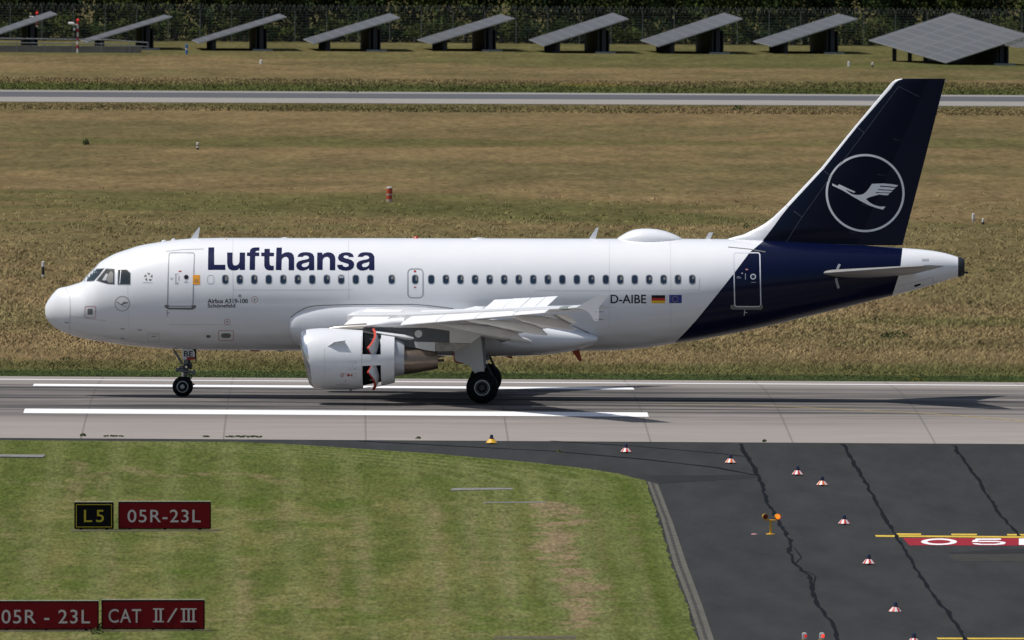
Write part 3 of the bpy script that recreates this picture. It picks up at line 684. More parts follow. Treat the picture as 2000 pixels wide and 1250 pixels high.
weed(190, 1240, 22, 14, 'grass tuft in front of the lower left sign between its legs', 20, 90)
weed(203, 1228, 24, 14, 'leafy tuft filling the gap between the two bottom signs', 21, 100)

# ---------------------------------------------------------------- field markers
M['mkblack'] = mat('marker_black', (.02, .02, .02), .6); M['mkred'] = mat('marker_weathered_red', (.48, .06, .02), .6, var=.1); M['mkpale'] = mat('marker_pale_band', (.45, .36, .33), .6)
def marker(px, py, hpx, wpx, segs, label, flat=False, group=None):
    p = G(px, py); sc = FPX/(p.y+CAMD); ex = (.20 if py > 480 else .07)*sc; p = G(px, py+ex); hpx = hpx+ex; H = hpx/sc; r = wpx/sc/2
    e = empty('field_marker', p, label, 'marker post', group); z = -.02
    for f, m in segs:
        MB().lathe((0, 0, z), (0, 0, 1), [(0, r), (f*H-.002, r)], 12).build('band', m, e); z += f*H
    MB().lathe((0, 0, z), (0, 0, 1), [(0, r*.96), (.02, r*.6), (.025, .001)], 12).build('cap', segs[-1][1], e)
    return e
marker(386, 290, 12, 5, [(.3, M['mkblack']), (.25, M['ywhite']), (.15, M['mkblack']), (.3, M['ywhite'])], 'short black and white post in the dry field at the upper left')
marker(84, 533, 22, 6, [(.2, M['ywhite']), (.5, M['mkblack']), (.3, M['ywhite'])], 'white and black post in the grass left of the cockpit')
marker(760.5, 391, 26, 12, [(.18, M['mkpale']), (.28, M['mkred']), (.1, M['mkpale']), (.36, M['mkred']), (.08, M['ywhite'])], 'weathered red marker drum with pale bands standing in the dry field')
marker(1901, 431, 14, 6, [(.4, M['mkpale']), (.6, M['ywhite'])], 'taller white post of the pair right of the tail fin')
marker(1920, 436, 9, 5, [(.5, M['mkblack']), (.5, M['ywhite'])], 'shorter black based white post of the pair right of the tail fin')
marker(510, 123, 6, 6, [(1, M['ywhite'])], 'small white marker in the rough grass under the third solar table')
marker(1658, 128, 8, 5, [(1, M['ywhite'])], 'small white marker post below the eighth solar table')
marker(1704, 129, 7, 4, [(.5, M['mkblack']), (.5, M['ywhite'])], 'small grey marker post just left of the largest solar table')
M['bluepost'] = mat('blue_post', (.03, .16, .38), .5)
marker(364.5, 104, 18, 5, [(.45, M['bluepost']), (.15, M['ywhite']), (.4, M['bluepost'])], 'blue hydrant post in the grass near the second solar table')
M['poler'] = mat('pole_red', (.42, .02, .03), .5)
M['redlamp'] = mat('obstruction_lamp', (.8, .03, .03), .3, emis=((1, .05, .05), .5))
def rwpole(px, y0, y1, label, head):
    p = G(px, y1); sc = FPX/(p.y+CAMD); H = (y1-y0)/sc
    e = empty('obstruction_pole', p, label, 'pole'); segs = 8
    for k in range(segs):
        MB().lathe((0, 0, H*k/segs), (0, 0, 1), [(0, .075), (H/segs-.002, .075)], 10).build('band', M['ywhite'] if k % 2 == 0 else M['poler'], e)
    MB().lathe((0, 0, H), (0, 0, 1), [(0, .085), (.1, .085), (.13, .04)], 10).build('warning_lamp', M['redlamp'], e)
    MB().tube([(0, -.05, H*.86), (-.25, -.1, H*.88), (-.62, -.1, H*.90)], [.035, .06, .04], 8).build('arm', M['ywhite'], e)
    if head:
        MB().lathe((-.42, -.1, H*.90), (1, 0, -.12), [(-.32, .03), (-.25, .11), (.1, .12), (.2, .05)], 12).build('floodlight', M['ywhite'], e, smooth=True)
        MB().lathe((-.26, -.1, H*.69), (0, 0, 1), [(0, .03), (.05, .1), (.15, .09), (.2, .02)], 12).build('camera_dome', M['ywhite'], e, smooth=True)
    return e
rwpole(151.5, 40, 103, 'red and white striped pole with floodlight and camera, right one of two', True)
rwpole(72, 26, 89, 'red and white striped pole behind the first solar table', False)
M['steel'] = mat('galvanised_steel', (.30, .31, .33), .5, metal=.5)
p0 = G(-60, 103); p1 = G(288, 104.5); sc = FPX/(p0.y+CAMD)
M['wallc'] = mat('weathered_wall', (.17, .16, .145), .9, var=.25, vscale=1.2)
mb = MB().box(p0.x-30, p1.x-.5, 0, .4, -.1, 13/sc, 0, .02); o = mb.build('low_wall', M['wallc']); o.location = (0, p1.y+2, p1.z); tag(o, 'low weathered concrete wall behind the grass at the left', 'wall')
e = empty('guard_rail', (0, p1.y+1.6, p1.z), 'galvanised railing above the low wall at the left', 'railing'); xa, xb = p0.x-25, p1.x
for hz in (28/sc, 20/sc): MB().tube([(xa, 0, hz+.15), (xb-3, 0, hz-.1), (xb, 0, hz-.3)], .035, 6).build('rail', M['steel'], e)
k = xa
while k < xb+.1:
    MB().box(k-.03, k+.03, .06, .12, 0, 27/sc-.25).build('post', M['steel'], e); k += 2.2
MB().box(xb, xb+.05, -.05, .05, 0, 20/sc).build('post', M['steel'], e); 

# ---------------------------------------------------------------- solar tables
def solar_mat():
    m = mat('solar_cells', (.085, .092, .105), .5, metal=.0, spec=.4); t = m.node_tree; N = t.nodes.new; L = t.links.new; b = t.nodes['Principled BSDF']
    uv = N('ShaderNodeUVMap'); mp = N('ShaderNodeMapping'); mp.inputs['Scale'].default_value = (1, 1, 1); L(uv.outputs[0], mp.inputs[0])
    br = N('ShaderNodeTexBrick'); br.offset = 0; br.inputs['Color1'].default_value = (.078, .080, .082, 1); br.inputs['Color2'].default_value = (.090, .092, .094, 1); br.inputs['Mortar'].default_value = (.11, .112, .116, 1)
    br.inputs['Scale'].default_value = 1; br.inputs['Mortar Size'].default_value = .012; br.inputs['Brick Width'].default_value = .12; br.inputs['Row Height'].default_value = .24
    L(mp.outputs[0], br.inputs['Vector']); L(br.outputs[0], b.inputs['Base Color']); return m
M['solar'] = solar_mat(); M['solframe'] = mat('solar_frame', (.45, .46, .48), .4, metal=.4); M['soldark'] = mat('solar_support_shaded', (.018, .02, .03), .7); M['footing'] = mat('pale_footing', (.22, .24, .25), .8, var=.1)  # supports coloured near black for the shade under the tables
def solar(A, B, C_, D, ydep, depth, label, big=False):
    """pixel corners: A far-low, B near-low, C far-high, D near-high; all near points on y=ydep, far ones on y=ydep+depth"""
    b = at_depth(*B, ydep); d = at_depth(*D, ydep); a = at_depth(*A, ydep+depth); c_ = a+(d-b)
    base = Vector(((b.x+d.x)/2, ydep+depth/2, float(zg(ydep)))); e = empty('solar_table', base, label, 'solar panel', 'solar tables along the perimeter fence')
    q = [p-base for p in (b, d, c_, a)]; nrm = (q[1]-q[0]).cross(q[3]-q[0]).normalized()
    if nrm.z < 0: nrm = -nrm
    t = nrm*.07; mb = MB(); mb.add([p for p in q]+[p+t for p in q], [(0, 1, 2, 3), (4, 5, 6, 7), (0, 1, 5, 4), (1, 2, 6, 5), (2, 3, 7, 6), (3, 0, 4, 7)])
    mb.build('panel_frame', M['solframe'], e)
    me = bpy.data.meshes.new('solar_modules'); ins = [q[0]+(q[1]-q[0])*u+(q[3]-q[0])*v+nrm*.08 for u, v in ((.004, .003), (.996, .003), (.996, .997), (.004, .997))]
    me.from_pydata([p[:] for p in ins], [], [(0, 1, 2, 3)]); uvl = me.uv_layers.new(name='UVMap')
    for li, uvv in enumerate(((0, 0), (1, 0), (1, 1), (0, 1))): uvl.data[li].uv = uvv
    link('solar_modules', me, M['solar'], e)
    hi = q[0].lerp(q[1], .72), q[3].lerp(q[2], .72); lo = q[0].lerp(q[1], .18), q[3].lerp(q[2], .18)
    n = 5
    for (s0, s1), wd in ((hi, .16), (lo, .16)):
        for k in range(n):
            p = s0.lerp(s1, (k+.3)/n); zb = float(zg(ydep))-base.z-.1
            MB().box(p.x-wd, p.x+wd, p.y-.12, p.y+.12, zb, p.z-.04).build('leg', M['soldark'], e)
    p, r_ = hi[0].lerp(hi[1], .04), hi[0].lerp(hi[1], .96)
    for k, dx in enumerate((-.45, .35)):  # dark sheets added to fill the shaded space below the panel
        MB().add([(p.x+dx, p.y, -.1), (r_.x+dx, r_.y, -.1), (r_.x+dx, r_.y, r_.z-.25-.1*k), (p.x+dx, p.y, p.z-.25-.1*k), (p.x+dx+.06, p.y, -.1), (r_.x+dx+.06, r_.y, -.1), (r_.x+dx+.06, r_.y, r_.z-.25-.1*k), (p.x+dx+.06, p.y, p.z-.25-.1*k)],
            [(0, 1, 2, 3), (7, 6, 5, 4), (0, 4, 5, 1), (3, 2, 6, 7), (0, 3, 7, 4), (1, 5, 6, 2)]).build('bracing_shade_panel', M['soldark'], e)
    MB().box(p.x-.7, p.x+.9, p.y-.3, p.y+.3, -.1, .14, bev=.02).build('footing', M['footing'], e)
    return e
tabs = [((-70, 81), (-58, 87), (94, 26), (112, 29)), ((157, 80), (171, 84), (320, 26), (337, 34)), ((375, 80), (388, 86), (540, 27), (560, 34)), ((593, 78), (612, 87), (760, 27), (782, 36)),
        ((815, 79), (842, 87), (980, 27), (1006, 37)), ((1033, 79), (1062, 91), (1200, 26), (1228, 38)), ((1251, 80), (1286, 92), (1420, 26), (1451, 38)), ((1471, 82), (1507, 92), (1645, 29), (1676, 38))]
ordn = ['leftmost solar table, seen nearly edge on and cut by the left border', 'second solar table from the left, behind the right striped pole', 'third solar table from the left', 'fourth solar table from the left', 'fifth solar table from the left', 'sixth solar table from the left', 'seventh solar table from the left', 'eighth solar table from the left, just left of the big one']
for t, lab in zip(tabs, ordn):
    yd = G(t[1][0], t[1][1]+13).y; solar(*t, yd, 11, 'tilted '+lab)
solar((1697, 80), (1848, 124), (1867, 27), (2012, 70), G(1848, 127).y, 16, 'largest grey solar table, turned to show its whole face at the upper right')
solar((1925, 78), (2040, 110), (2060, 38), (2160, 72), G(1900, 105).y+20, 16, 'solar table behind the largest one, cut by the right border')

# ---------------------------------------------------------------- perimeter fence with razor coil
M['fence'] = mat('fence_post_grey', (.17, .18, .175), .6, metal=.3); M['wire'] = mat('fence_wire', (.15, .165, .16), .6, metal=.3)
FY = 742.0; fz = float(zg(FY)); fsc = FPX/(FY+CAMD)
e = empty('perimeter_fence', (0, FY, fz), 'tall wire mesh perimeter fence topped with coiled razor wire behind the solar tables', 'fence')
fx0 = at_depth(-500, 60, FY).x; fx1 = at_depth(2500, 60, FY).x; FH = 2.55; x_ = at_depth(20, 60, FY).x-2.55*8; posts = []
while x_ < fx1:
    posts.append(x_); x_ += 2.55
for k in posts:
    MB().box(k-.035, k+.035, -.03, .03, 0, FH).tube([(k, 0, FH), (k-.12, -.1, FH+.42)], .03, 6).build('post', M['fence'], e)
mb = MB()
for j in range(12): mb.box(posts[0], posts[-1], .035, .048, .06+j*.22, .078+j*.22)
k = posts[0]
while k < posts[-1]: mb.box(k-.0045, k+.0045, .05, .056, .05, FH-.05); k += .17
mb.build('wire_mesh', M['wire'], e, fixn=False)
pts = []; N_ = int((posts[-1]-posts[0])/.32)*10
for j in range(N_): a = j/10*2*math.pi; pts.append((posts[0]+.32*j/10+.16*math.sin(a*.37)*.4, -.05+.26*math.cos(a), FH+.26+.25*math.sin(a)))
MB().tube(pts, .010, 4).build('razor_coil', M['wire'], e, fixn=False)
for dz in (.12, .34): MB().box(posts[0], posts[-1], -.08, -.07, FH+dz, FH+dz+.012).build('barbed_wire', M['wire'], e)

# ---------------------------------------------------------------- woodland behind the fence
M['leaf'] = mat('woodland_leaves', (.03, .05, .015), .9, attr='tint', spec=.0); soft_normals(M['leaf'], 1.2)
M['bark'] = mat('woodland_bark', (.05, .042, .035), .9)
def leafcloud(name, cx, cy, cz, rx, ry, rz, n, size, base, seed, label=None):
    r = np.random.default_rng(seed)
    K = 80; cl = r.normal(0, .42, (K, 3)); cl /= np.maximum(1, np.linalg.norm(cl, axis=1)[:, None]/.95)
    P = cl[r.integers(0, K, n)]+r.normal(0, .13, (n, 3)); P = P*np.array((rx, ry, rz))+np.array((cx, cy, cz))
    ok = P[:, 2] > .05; P = P[ok]; n = len(P)
    d = r.normal(0, 1, (n, 3)); d /= np.linalg.norm(d, axis=1)[:, None]; u = np.cross(d, r.normal(0, 1, (n, 3))); u /= np.linalg.norm(u, axis=1)[:, None]
    s = size*r.uniform(.6, 1.4, (n, 1)); v = np.stack([P-d*s, P-u*s*.6, P+d*s, P+u*s*.6], 1)
    tone = base*r.uniform(.8, 1.3, (n, 1))*(1+.4*np.sin(P[:, :1]*1.7+P[:, 2:]*2.3+seed))
    return v, tone
allv = []; allt = []; mbt = MB(); rr = random.Random(77)
xa = at_depth(-500, 60, 750).x; xb = at_depth(2500, 60, 750).x
def addtree(x, y, wd, ht, n, size, seed, zc=None):
    base = np.array(rr.choice([(.026, .040, .014), (.038, .053, .016), (.020, .034, .016), (.046, .060, .018)]))
    v, t_ = leafcloud('x', x, y, zc or ht*.5, wd, wd*.8, ht*.55, n, size, base, seed); allv.append(v); allt.append(t_)
    mbt.tube([(x, y, 0), (x+.1, y, ht*.35), (x-.1, y, ht*.75)], [.22, .16, .06], 8)
k = xa; sidx = 0
while k < xb:
    addtree(k+rr.uniform(-.6, .6), FY+5+rr.uniform(-1.2, 2), rr.uniform(2.2, 3.4), rr.uniform(6.5, 10), 3600, .13, sidx); sidx += 1; k += rr.uniform(2.2, 3.4)
k = xa
while k < xb:
    addtree(k+rr.uniform(-.6, .6), FY+12+rr.uniform(-1, 2), rr.uniform(3, 4.4), rr.uniform(10, 13), 3600, .2, sidx); sidx += 1; k += rr.uniform(3, 4.2)
k = xa
while k < xb:      # bramble and shrubs at the foot of the fence
    addtree(k, FY+1.6+rr.uniform(-.6, 1), rr.uniform(.9, 1.7), rr.uniform(1.1, 2.6), 900, .09, sidx); sidx += 1; k += rr.uniform(.9, 1.7)
V = np.concatenate(allv).reshape(-1, 3).astype(np.float32); T = np.repeat(np.concatenate(allt), 4, 0); n = len(V)//4
me = bpy.data.meshes.new('woodland'); me.vertices.add(n*4); me.vertices.foreach_set('co', V.ravel()); me.loops.add(n*4); me.loops.foreach_set('vertex_index', np.arange(n*4, dtype=np.int32)); me.polygons.add(n); me.polygons.foreach_set('loop_start', np.arange(0, n*4, 4, dtype=np.int32)); me.update(calc_edges=True)
cc = np.ones((n*4, 4), np.float32); cc[:, :3] = T; me.attributes.new('tint', 'FLOAT_COLOR', 'POINT').data.foreach_set('color', cc.ravel())
o = link('woodland', me, M['leaf']); o.location = (0, 0, fz); tag(o, 'dense dark green woodland edge behind the perimeter fence', 'woodland', kind='stuff')
o = mbt.build('woodland_trunks', M['bark'], fixn=False); o.parent = bpy.data.objects['woodland']

#@@AIRCRAFT
# ---------------------------------------------------------------- airliner: local frame x from nose to tail, y lateral (near side negative), z up from the main wheels
AYAW, APIT = -.025, -.007
A_ = empty('airliner', (0, 0, 0), 'white narrow body airliner with dark blue tail rolling along the runway, reverser doors open', 'airliner')
AR = Matrix.Rotation(AYAW, 4, 'Z') @ Matrix.Rotation(APIT, 4, 'Y')
gn = G(357, 775); org = Vector((gn.x-5.07, .46, 0)); org.z = -.04-16.11*math.sin(-APIT)
AM = Matrix.Translation(org) @ AR; AI = AM.inverted(); A_.matrix_world = AM
cl = AI @ CAM; A3 = AI.to_3x3()
def U(px, py, lat=0.0):
    """pixel -> local (x,z) on the plane y=lat"""
    d = A3 @ ray(px, py); t = (lat-cl.y)/d.y; p = cl+d*t; return (p.x, p.z)
# fuselage profile from its outline
top = [(87.6, 603), (90, 594), (95, 585), (103, 574), (115, 563), (132.5, 559), (149, 554), (162, 549), (172.5, 536.5), (183, 526), (193, 514), (208, 504), (225.5, 495), (249.5, 487), (273, 479.5), (297, 475), (320, 471.5), (344, 468.3), (371, 466), (400, 465), (445, 464.5), (560, 464.8), (800, 465.2), (1100, 466), (1300, 466.3), (1423, 467), (1520, 470), (1620, 475), (1700, 480), (1762, 484.3), (1812, 488.5), (1840, 493), (1871, 502), (1884, 507)]
bot = [(87.6, 607), (89, 617), (94, 627), (104, 637), (119, 646.5), (137.5, 653.5), (158, 659.5), (178, 664), (208, 668.5), (243.5, 673.5), (282, 677.5), (320, 680.5), (356, 682.5), (400, 683.7), (475, 684.4), (560, 684.8), (800, 685.5), (1100, 685.5), (1190, 684.5), (1217, 683), (1263, 678.8), (1317, 670.5), (1370, 662.5), (1422, 653), (1473, 642.7), (1524, 631), (1575, 618.6), (1640, 603), (1700, 588), (1756, 574.5), (1812, 559), (1871, 541), (1884, 538)]
def pro(p):
    a = np.array([U(*q) for q in p]); a[:, 0] -= X0; return np.sqrt(np.maximum(a[:, 0], 0)), a[:, 1]
X0 = U(87.6, 605)[0]
ts, tz = pro(top); bs, bz = pro(bot); ts[0] = bs[0] = 0; zn = (tz[0]+bz[0])/2; tz[0] = bz[0] = zn
def hermite(xs_, ys_, x):
    h = np.diff(xs_); d = np.diff(ys_)/h; m = np.zeros(len(xs_)); m[1:-1] = np.where(d[1:]*d[:-1] > 0, (h[1:]+h[:-1])/( (h[1:])/np.where(d[:-1] == 0, 1, d[:-1])+(h[:-1])/np.where(d[1:] == 0, 1, d[1:])), 0)
    m[0] = d[0]; m[-1] = d[-1]
    i = np.clip(np.searchsorted(xs_, x)-1, 0, len(h)-1); t = (x-xs_[i])/h[i]
    return (2*t**3-3*t**2+1)*ys_[i]+(t**3-2*t**2+t)*h[i]*m[i]+(-2*t**3+3*t**2)*ys_[i+1]+(t**3-t**2)*h[i]*m[i+1]
wx = np.sqrt(np.array([0, .06, .2, .5, 1, 1.6, 2.4, 3.2, 4.2, 5.4, 6.6, 12, 22.5, 24, 25.5, 27, 28.5, 30, 31.3, 32.4, 33.3, 33.9, 34.2])); wy = np.array([0, .18, .38, .66, .97, 1.24, 1.49, 1.67, 1.82, 1.93, 1.975, 1.975, 1.975, 1.95, 1.86, 1.68, 1.44, 1.16, .90, .66, .45, .30, .27])
XE = U(1884, 520)[0]-X0
def prof(x):
    s_ = np.sqrt(np.clip(x-X0, 0, XE)); return hermite(ts, tz, s_), hermite(bs, bz, s_), hermite(wx, wy, s_)
def FY_(x, z):
    a, b, w_ = prof(np.asarray(x, float)); zc = (a+b)/2; h = (a-b)/2+1e-6
    return w_*np.sqrt(np.clip(1-((z-zc)/h)**2, 0, 1))
def F(px, py):
    lat = -1.9
    for _ in range(7):
        x, z = U(px, py, lat); lat = -float(FY_(x, z))
    return (x, z)
# fuselage skin
xs_f = X0+np.concatenate([np.linspace(0, math.sqrt(6), 70)**2, np.arange(6.2, XE-(U(1884, 520)[0]-U(1871, 520)[0]), .16), [XE-(U(1884, 520)[0]-U(1871, 520)[0])]])
NR = 128; rs = []
for x in xs_f:
    a, b, w_ = [float(v) for v in prof(x)]; w_ = max(w_, 1e-3); h = max((a-b)/2, 1e-3)
    rs.append([(x, -w_*math.cos(2*math.pi*k/NR), (a+b)/2+h*math.sin(2*math.pi*k/NR)) for k in range(NR)])
def livery_mat():
    m = mat('fuselage_livery', (.80, .81, .84), .26, coat=.5); t = m.node_tree; N = t.nodes.new; L = t.links.new; b = t.nodes['Principled BSDF']
    tc = N('ShaderNodeTexCoord'); sp = N('ShaderNodeSeparateXYZ'); L(tc.outputs['Object'], sp.inputs[0])
    def ramp(pts, z0, z1, x0, x1):
        mr = N('ShaderNodeMapRange'); mr.inputs[1].default_value = z0; mr.inputs[2].default_value = z1; L(sp.outputs[2], mr.inputs[0])
        r = N('ShaderNodeValToRGB'); L(mr.outputs[0], r.inputs[0]); e = r.color_ramp.elements
        P = sorted(((p[1]-z0)/(z1-z0), (p[0]-x0)/(x1-x0)) for p in pts)
        P = [(min(max(a, 0), 1), v) for a, v in P]
        e[0].position = P[0][0]; e[0].color = (P[0][1],)*3+(1,); e[1].position = P[-1][0]; e[1].color = (P[-1][1],)*3+(1,)
        for a, v in P[1:-1]: k = e.new(a); k.color = (v, v, v, 1)
        o_ = N('ShaderNodeMapRange'); o_.inputs[3].default_value = x0; o_.inputs[4].default_value = x1; L(r.outputs[0], o_.inputs[0]); return o_.outputs[0]
    fr = [F(*p) for p in [(1494, 468), (1487, 474), (1464, 493), (1434.4, 532.6), (1396, 581), (1360, 625), (1342, 645), (1319, 668)]]
    bk = [F(*p) for p in [(1762.5, 487), (1760.5, 505), (1759, 518.5), (1755.5, 537), (1749, 558), (1743.6, 574)]]
    def m2(op, a, b_):
        n = N('ShaderNodeMath'); n.operation = op; n.use_clamp = op == 'MULTIPLY'
        for k, v in enumerate((a, b_)):
            if isinstance(v, (int, float)): n.inputs[k].default_value = v
            else: L(v, n.inputs[k])
        return n.outputs[0]
    a = m2('GREATER_THAN', sp.outputs[0], ramp(fr, fr[-1][1], fr[0][1], fr[-1][0]-.2, fr[0][0]+.2))
    c_ = m2('LESS_THAN', sp.outputs[0], ramp(bk, bk[-1][1], bk[0][1], bk[-1][0]-.2, bk[0][0]+.2))
    k = m2('MULTIPLY', a, c_)
    n = N('ShaderNodeTexNoise'); n.inputs['Scale'].default_value = 1.1; n.inputs['Detail'].default_value = 5; L(tc.outputs['Object'], n.inputs['Vector'])
    wv = N('ShaderNodeMix'); wv.data_type = 'RGBA'; L(n.outputs[0], wv.inputs[0]); wv.inputs[6].default_value = (.78, .79, .82, 1); wv.inputs[7].default_value = (.84, .85, .87, 1)
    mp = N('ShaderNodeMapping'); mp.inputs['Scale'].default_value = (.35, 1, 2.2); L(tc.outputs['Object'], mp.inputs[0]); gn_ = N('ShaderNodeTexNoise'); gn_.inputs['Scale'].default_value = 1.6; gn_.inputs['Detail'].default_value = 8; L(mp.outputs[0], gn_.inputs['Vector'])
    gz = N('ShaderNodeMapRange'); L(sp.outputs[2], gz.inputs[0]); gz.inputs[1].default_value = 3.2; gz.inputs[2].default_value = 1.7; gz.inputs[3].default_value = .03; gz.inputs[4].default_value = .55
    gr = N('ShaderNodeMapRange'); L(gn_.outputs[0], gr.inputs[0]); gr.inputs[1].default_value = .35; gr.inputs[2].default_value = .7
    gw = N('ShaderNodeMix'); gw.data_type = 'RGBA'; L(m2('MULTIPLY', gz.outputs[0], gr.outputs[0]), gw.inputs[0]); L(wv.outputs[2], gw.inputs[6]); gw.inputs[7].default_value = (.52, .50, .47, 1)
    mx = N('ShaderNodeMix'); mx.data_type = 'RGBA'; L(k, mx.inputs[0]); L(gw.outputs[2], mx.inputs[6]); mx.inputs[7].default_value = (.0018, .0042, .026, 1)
    for inp, v0, v1 in (('Specular IOR Level', .5, .2), ('Coat Weight', .5, .10)):
        q = N('ShaderNodeMapRange'); q.inputs[3].default_value = v0; q.inputs[4].default_value = v1; L(k, q.inputs[0]); L(q.outputs[0], b.inputs[inp])
    L(mx.outputs[2], b.inputs['Base Color'])
    n3 = N('ShaderNodeTexNoise'); n3.inputs['Scale'].default_value = .8; n3.inputs['Detail'].default_value = 2; L(tc.outputs['Object'], n3.inputs['Vector'])
    bp = N('ShaderNodeBump'); bp.inputs['Strength'].default_value = .25; bp.inputs['Distance'].default_value = .02; L(n3.outputs[0], bp.inputs['Height']); L(bp.outputs[0], b.inputs['Normal']); L(bp.outputs[0], b.inputs['Coat Normal'])
    return m
M['livery'] = livery_mat()
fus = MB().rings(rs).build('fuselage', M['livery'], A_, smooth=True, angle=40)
xa0 = float(xs_f[-1]); a, b, w_ = [float(v) for v in prof(xa0)]
zc = (a+b)/2; hz = (a-b)/2; rs = []
for dx, k in ((.002, 1), (.12, .97), (.20, .86), (.24, .80), (.24, .62), (-.3, .58)): rs.append([(xa0+dx, -w_*k*math.cos(2*math.pi*j/40), zc+hz*k*math.sin(2*math.pi*j/40)) for j in range(40)])
MB().rings(rs).build('apu_exhaust', M['apu'], A_, smooth=True)
MB().tube([(xa0+.1, -.1, zc-hz*.5), (xa0+.38, -.1, zc-hz*.55)], .035, 8).build('drain_mast', M['apu'], A_)

def decal(name, m, polys, parent, off=.006, Y=FY_, holes=None, cx=.25, cz=.05, side=-1, mi=None):
    """flat (x,z) polygons wrapped on to a surface y=side*Y(x,z)"""
    bm = bmesh.new()
    for pi, p in enumerate(polys):
        lo = [[Vector((q[0], q[1], 0)) for q in p]]; flat = list(p)
        if holes and pi in holes:
            lo.append([Vector((q[0], q[1], 0)) for q in holes[pi]]); flat += list(holes[pi])
        vs = [bm.verts.new((q[0], 0, q[1])) for q in flat]
        for t in tessellate_polygon(lo):
            try:
                f = bm.faces.new([vs[i] for i in t]); 
                if mi: f.material_index = mi[pi]
            except ValueError: pass
    return wrap(bm, name, m, parent, off, Y, cx, cz, side)
def wrap(bm, name, m, parent, off=.006, Y=FY_, cx=.25, cz=.05, side=-1):
    X_ = [v.co.x for v in bm.verts]; Z_ = [v.co.z for v in bm.verts]
    for k in np.arange(math.ceil(min(Z_)/cz)*cz, max(Z_), cz): bmesh.ops.bisect_plane(bm, geom=bm.verts[:]+bm.edges[:]+bm.faces[:], plane_co=(0, 0, float(k)), plane_no=(0, 0, 1))
    for k in np.arange(math.ceil(min(X_)/cx)*cx, max(X_), cx): bmesh.ops.bisect_plane(bm, geom=bm.verts[:]+bm.edges[:]+bm.faces[:], plane_co=(float(k), 0, 0), plane_no=(1, 0, 0))
    for v in bm.verts: v.co.y = side*(float(Y(v.co.x, v.co.z))+off)
    for f in bm.faces:
        f.normal_update()
        if f.normal.y*side < 0: f.normal_flip()
        f.smooth = True
    me = bpy.data.meshes.new(name); bm.to_mesh(me); bm.free(); return link(name, me, m, parent)
def FP(pts): return [F(*p) for p in pts]
def fline(name, m, pts, w_, parent=None, off=.006, closed=False, **k): return decal(name, m, ribbon(FP(pts), w_/1.0, closed), parent or fus, off, **k)
def ftext(s_, px0, py0, px1, py1, m, name, bold=.03, off=.006, space=1.0):
    v, f = text2d(s_, bold, space=space); bm = bmesh.new(); vs = []
    for a, b_ in v:
        q = F(px0+(px1-px0)*a, py1+(py0-py1)*b_); vs.append(bm.verts.new((q[0], 0, q[1])))
    for t in f:
        try: bm.faces.new([vs[i] for i in t])
        except ValueError: pass
    return wrap(bm, name, m, fus, off, cx=5, cz=.08)
# airline name, drawn letter by letter
LT = [[(135,15),(192,15),(192,185),(300,185),(300,235),(131,235)],
 [(318,65),(371,66),(370,160),(375,182),(390,192),(410,190),(428,180),(438,160),(441,66),(494,66),(492,235),(441,235),(441,215),(425,232),(395,240),(360,238),(335,225),(322,200),(318,170)],
 [(512,65),(540,65),(541,45),(552,28),(572,18),(600,15),(634,16),(632,48),(608,48),(597,55),(595,65),(632,66),(632,100),(592,100),(590,235),(537,235),(540,100),(512,100)],
 [(682,30),(735,30),(735,66),(777,68),(775,102),(732,102),(732,170),(737,188),(750,195),(774,195),(773,238),(735,240),(705,234),(688,218),(680,195),(681,102),(651,102),(651,66),(682,66)],
 [(800,17),(853,17),(852,85),(868,72),(890,64),(920,62),(948,70),(966,90),(973,120),(972,238),(918,238),(919,140),(914,120),(900,108),(880,108),(862,118),(851,135),(848,237),(793,235)],
 [(1198,66),(1248,66),(1248,88),(1268,72),(1300,63),(1330,66),(1355,80),(1370,100),(1375,130),(1373,238),(1320,238),(1321,140),(1316,120),(1302,108),(1282,108),(1262,118),(1252,135),(1250,235),(1196,235)],
 [(1555,110),(1508,110),(1500,98),(1480,93),(1460,96),(1452,107),(1465,120),(1500,128),(1535,140),(1555,160),(1560,185),(1550,215),(1525,235),(1485,243),(1445,240),(1410,228),(1395,205),(1392,185),(1443,185),(1452,200),(1475,208),(1498,203),(1507,190),(1498,175),(1470,167),(1430,155),(1405,138),(1400,112),(1412,85),(1440,69),(1480,63),(1520,68),(1545,82)]]
LA = [(1005,108),(1012,88),(1030,72),(1060,63),(1095,62),(1130,66),(1155,80),(1168,105),(1169,200),(1168,238),(1118,238),(1116,218),(1095,233),(1062,242),(1030,240),(1003,225),(992,200),(996,172),(1015,152),(1050,140),(1090,133),(1113,126),(1118,112),(1105,98),(1085,94),(1065,98),(1057,108)]
LH = [(1118,155),(1100,162),(1065,170),(1048,180),(1045,195),(1058,207),(1080,208),(1102,200),(1115,185),(1118,170)]
l5 = lambda P, d=0: [F(380+(u+d)/5, 480+v/5) for u, v in P]
for p in LT: decal('airline_letter', M['lettering'], [l5(p)], fus, .007, cx=3)
for d_ in (0, 588): decal('airline_letter', M['lettering'], [l5(LA, d_)], fus, .007, holes={0: l5(LH, d_)}, cx=3)
ftext('Airbus A319-100', 405.5, 583.5, 484, 592.5, M['black'], 'type_lettering', .016)
ftext('Schönefeld', 405.5, 593, 459.5, 600.8, M['black'], 'name_lettering', .016)
ftext('D-AIBE', 1192.5, 575.5, 1262, 592.5, M['black'], 'registration', .012)
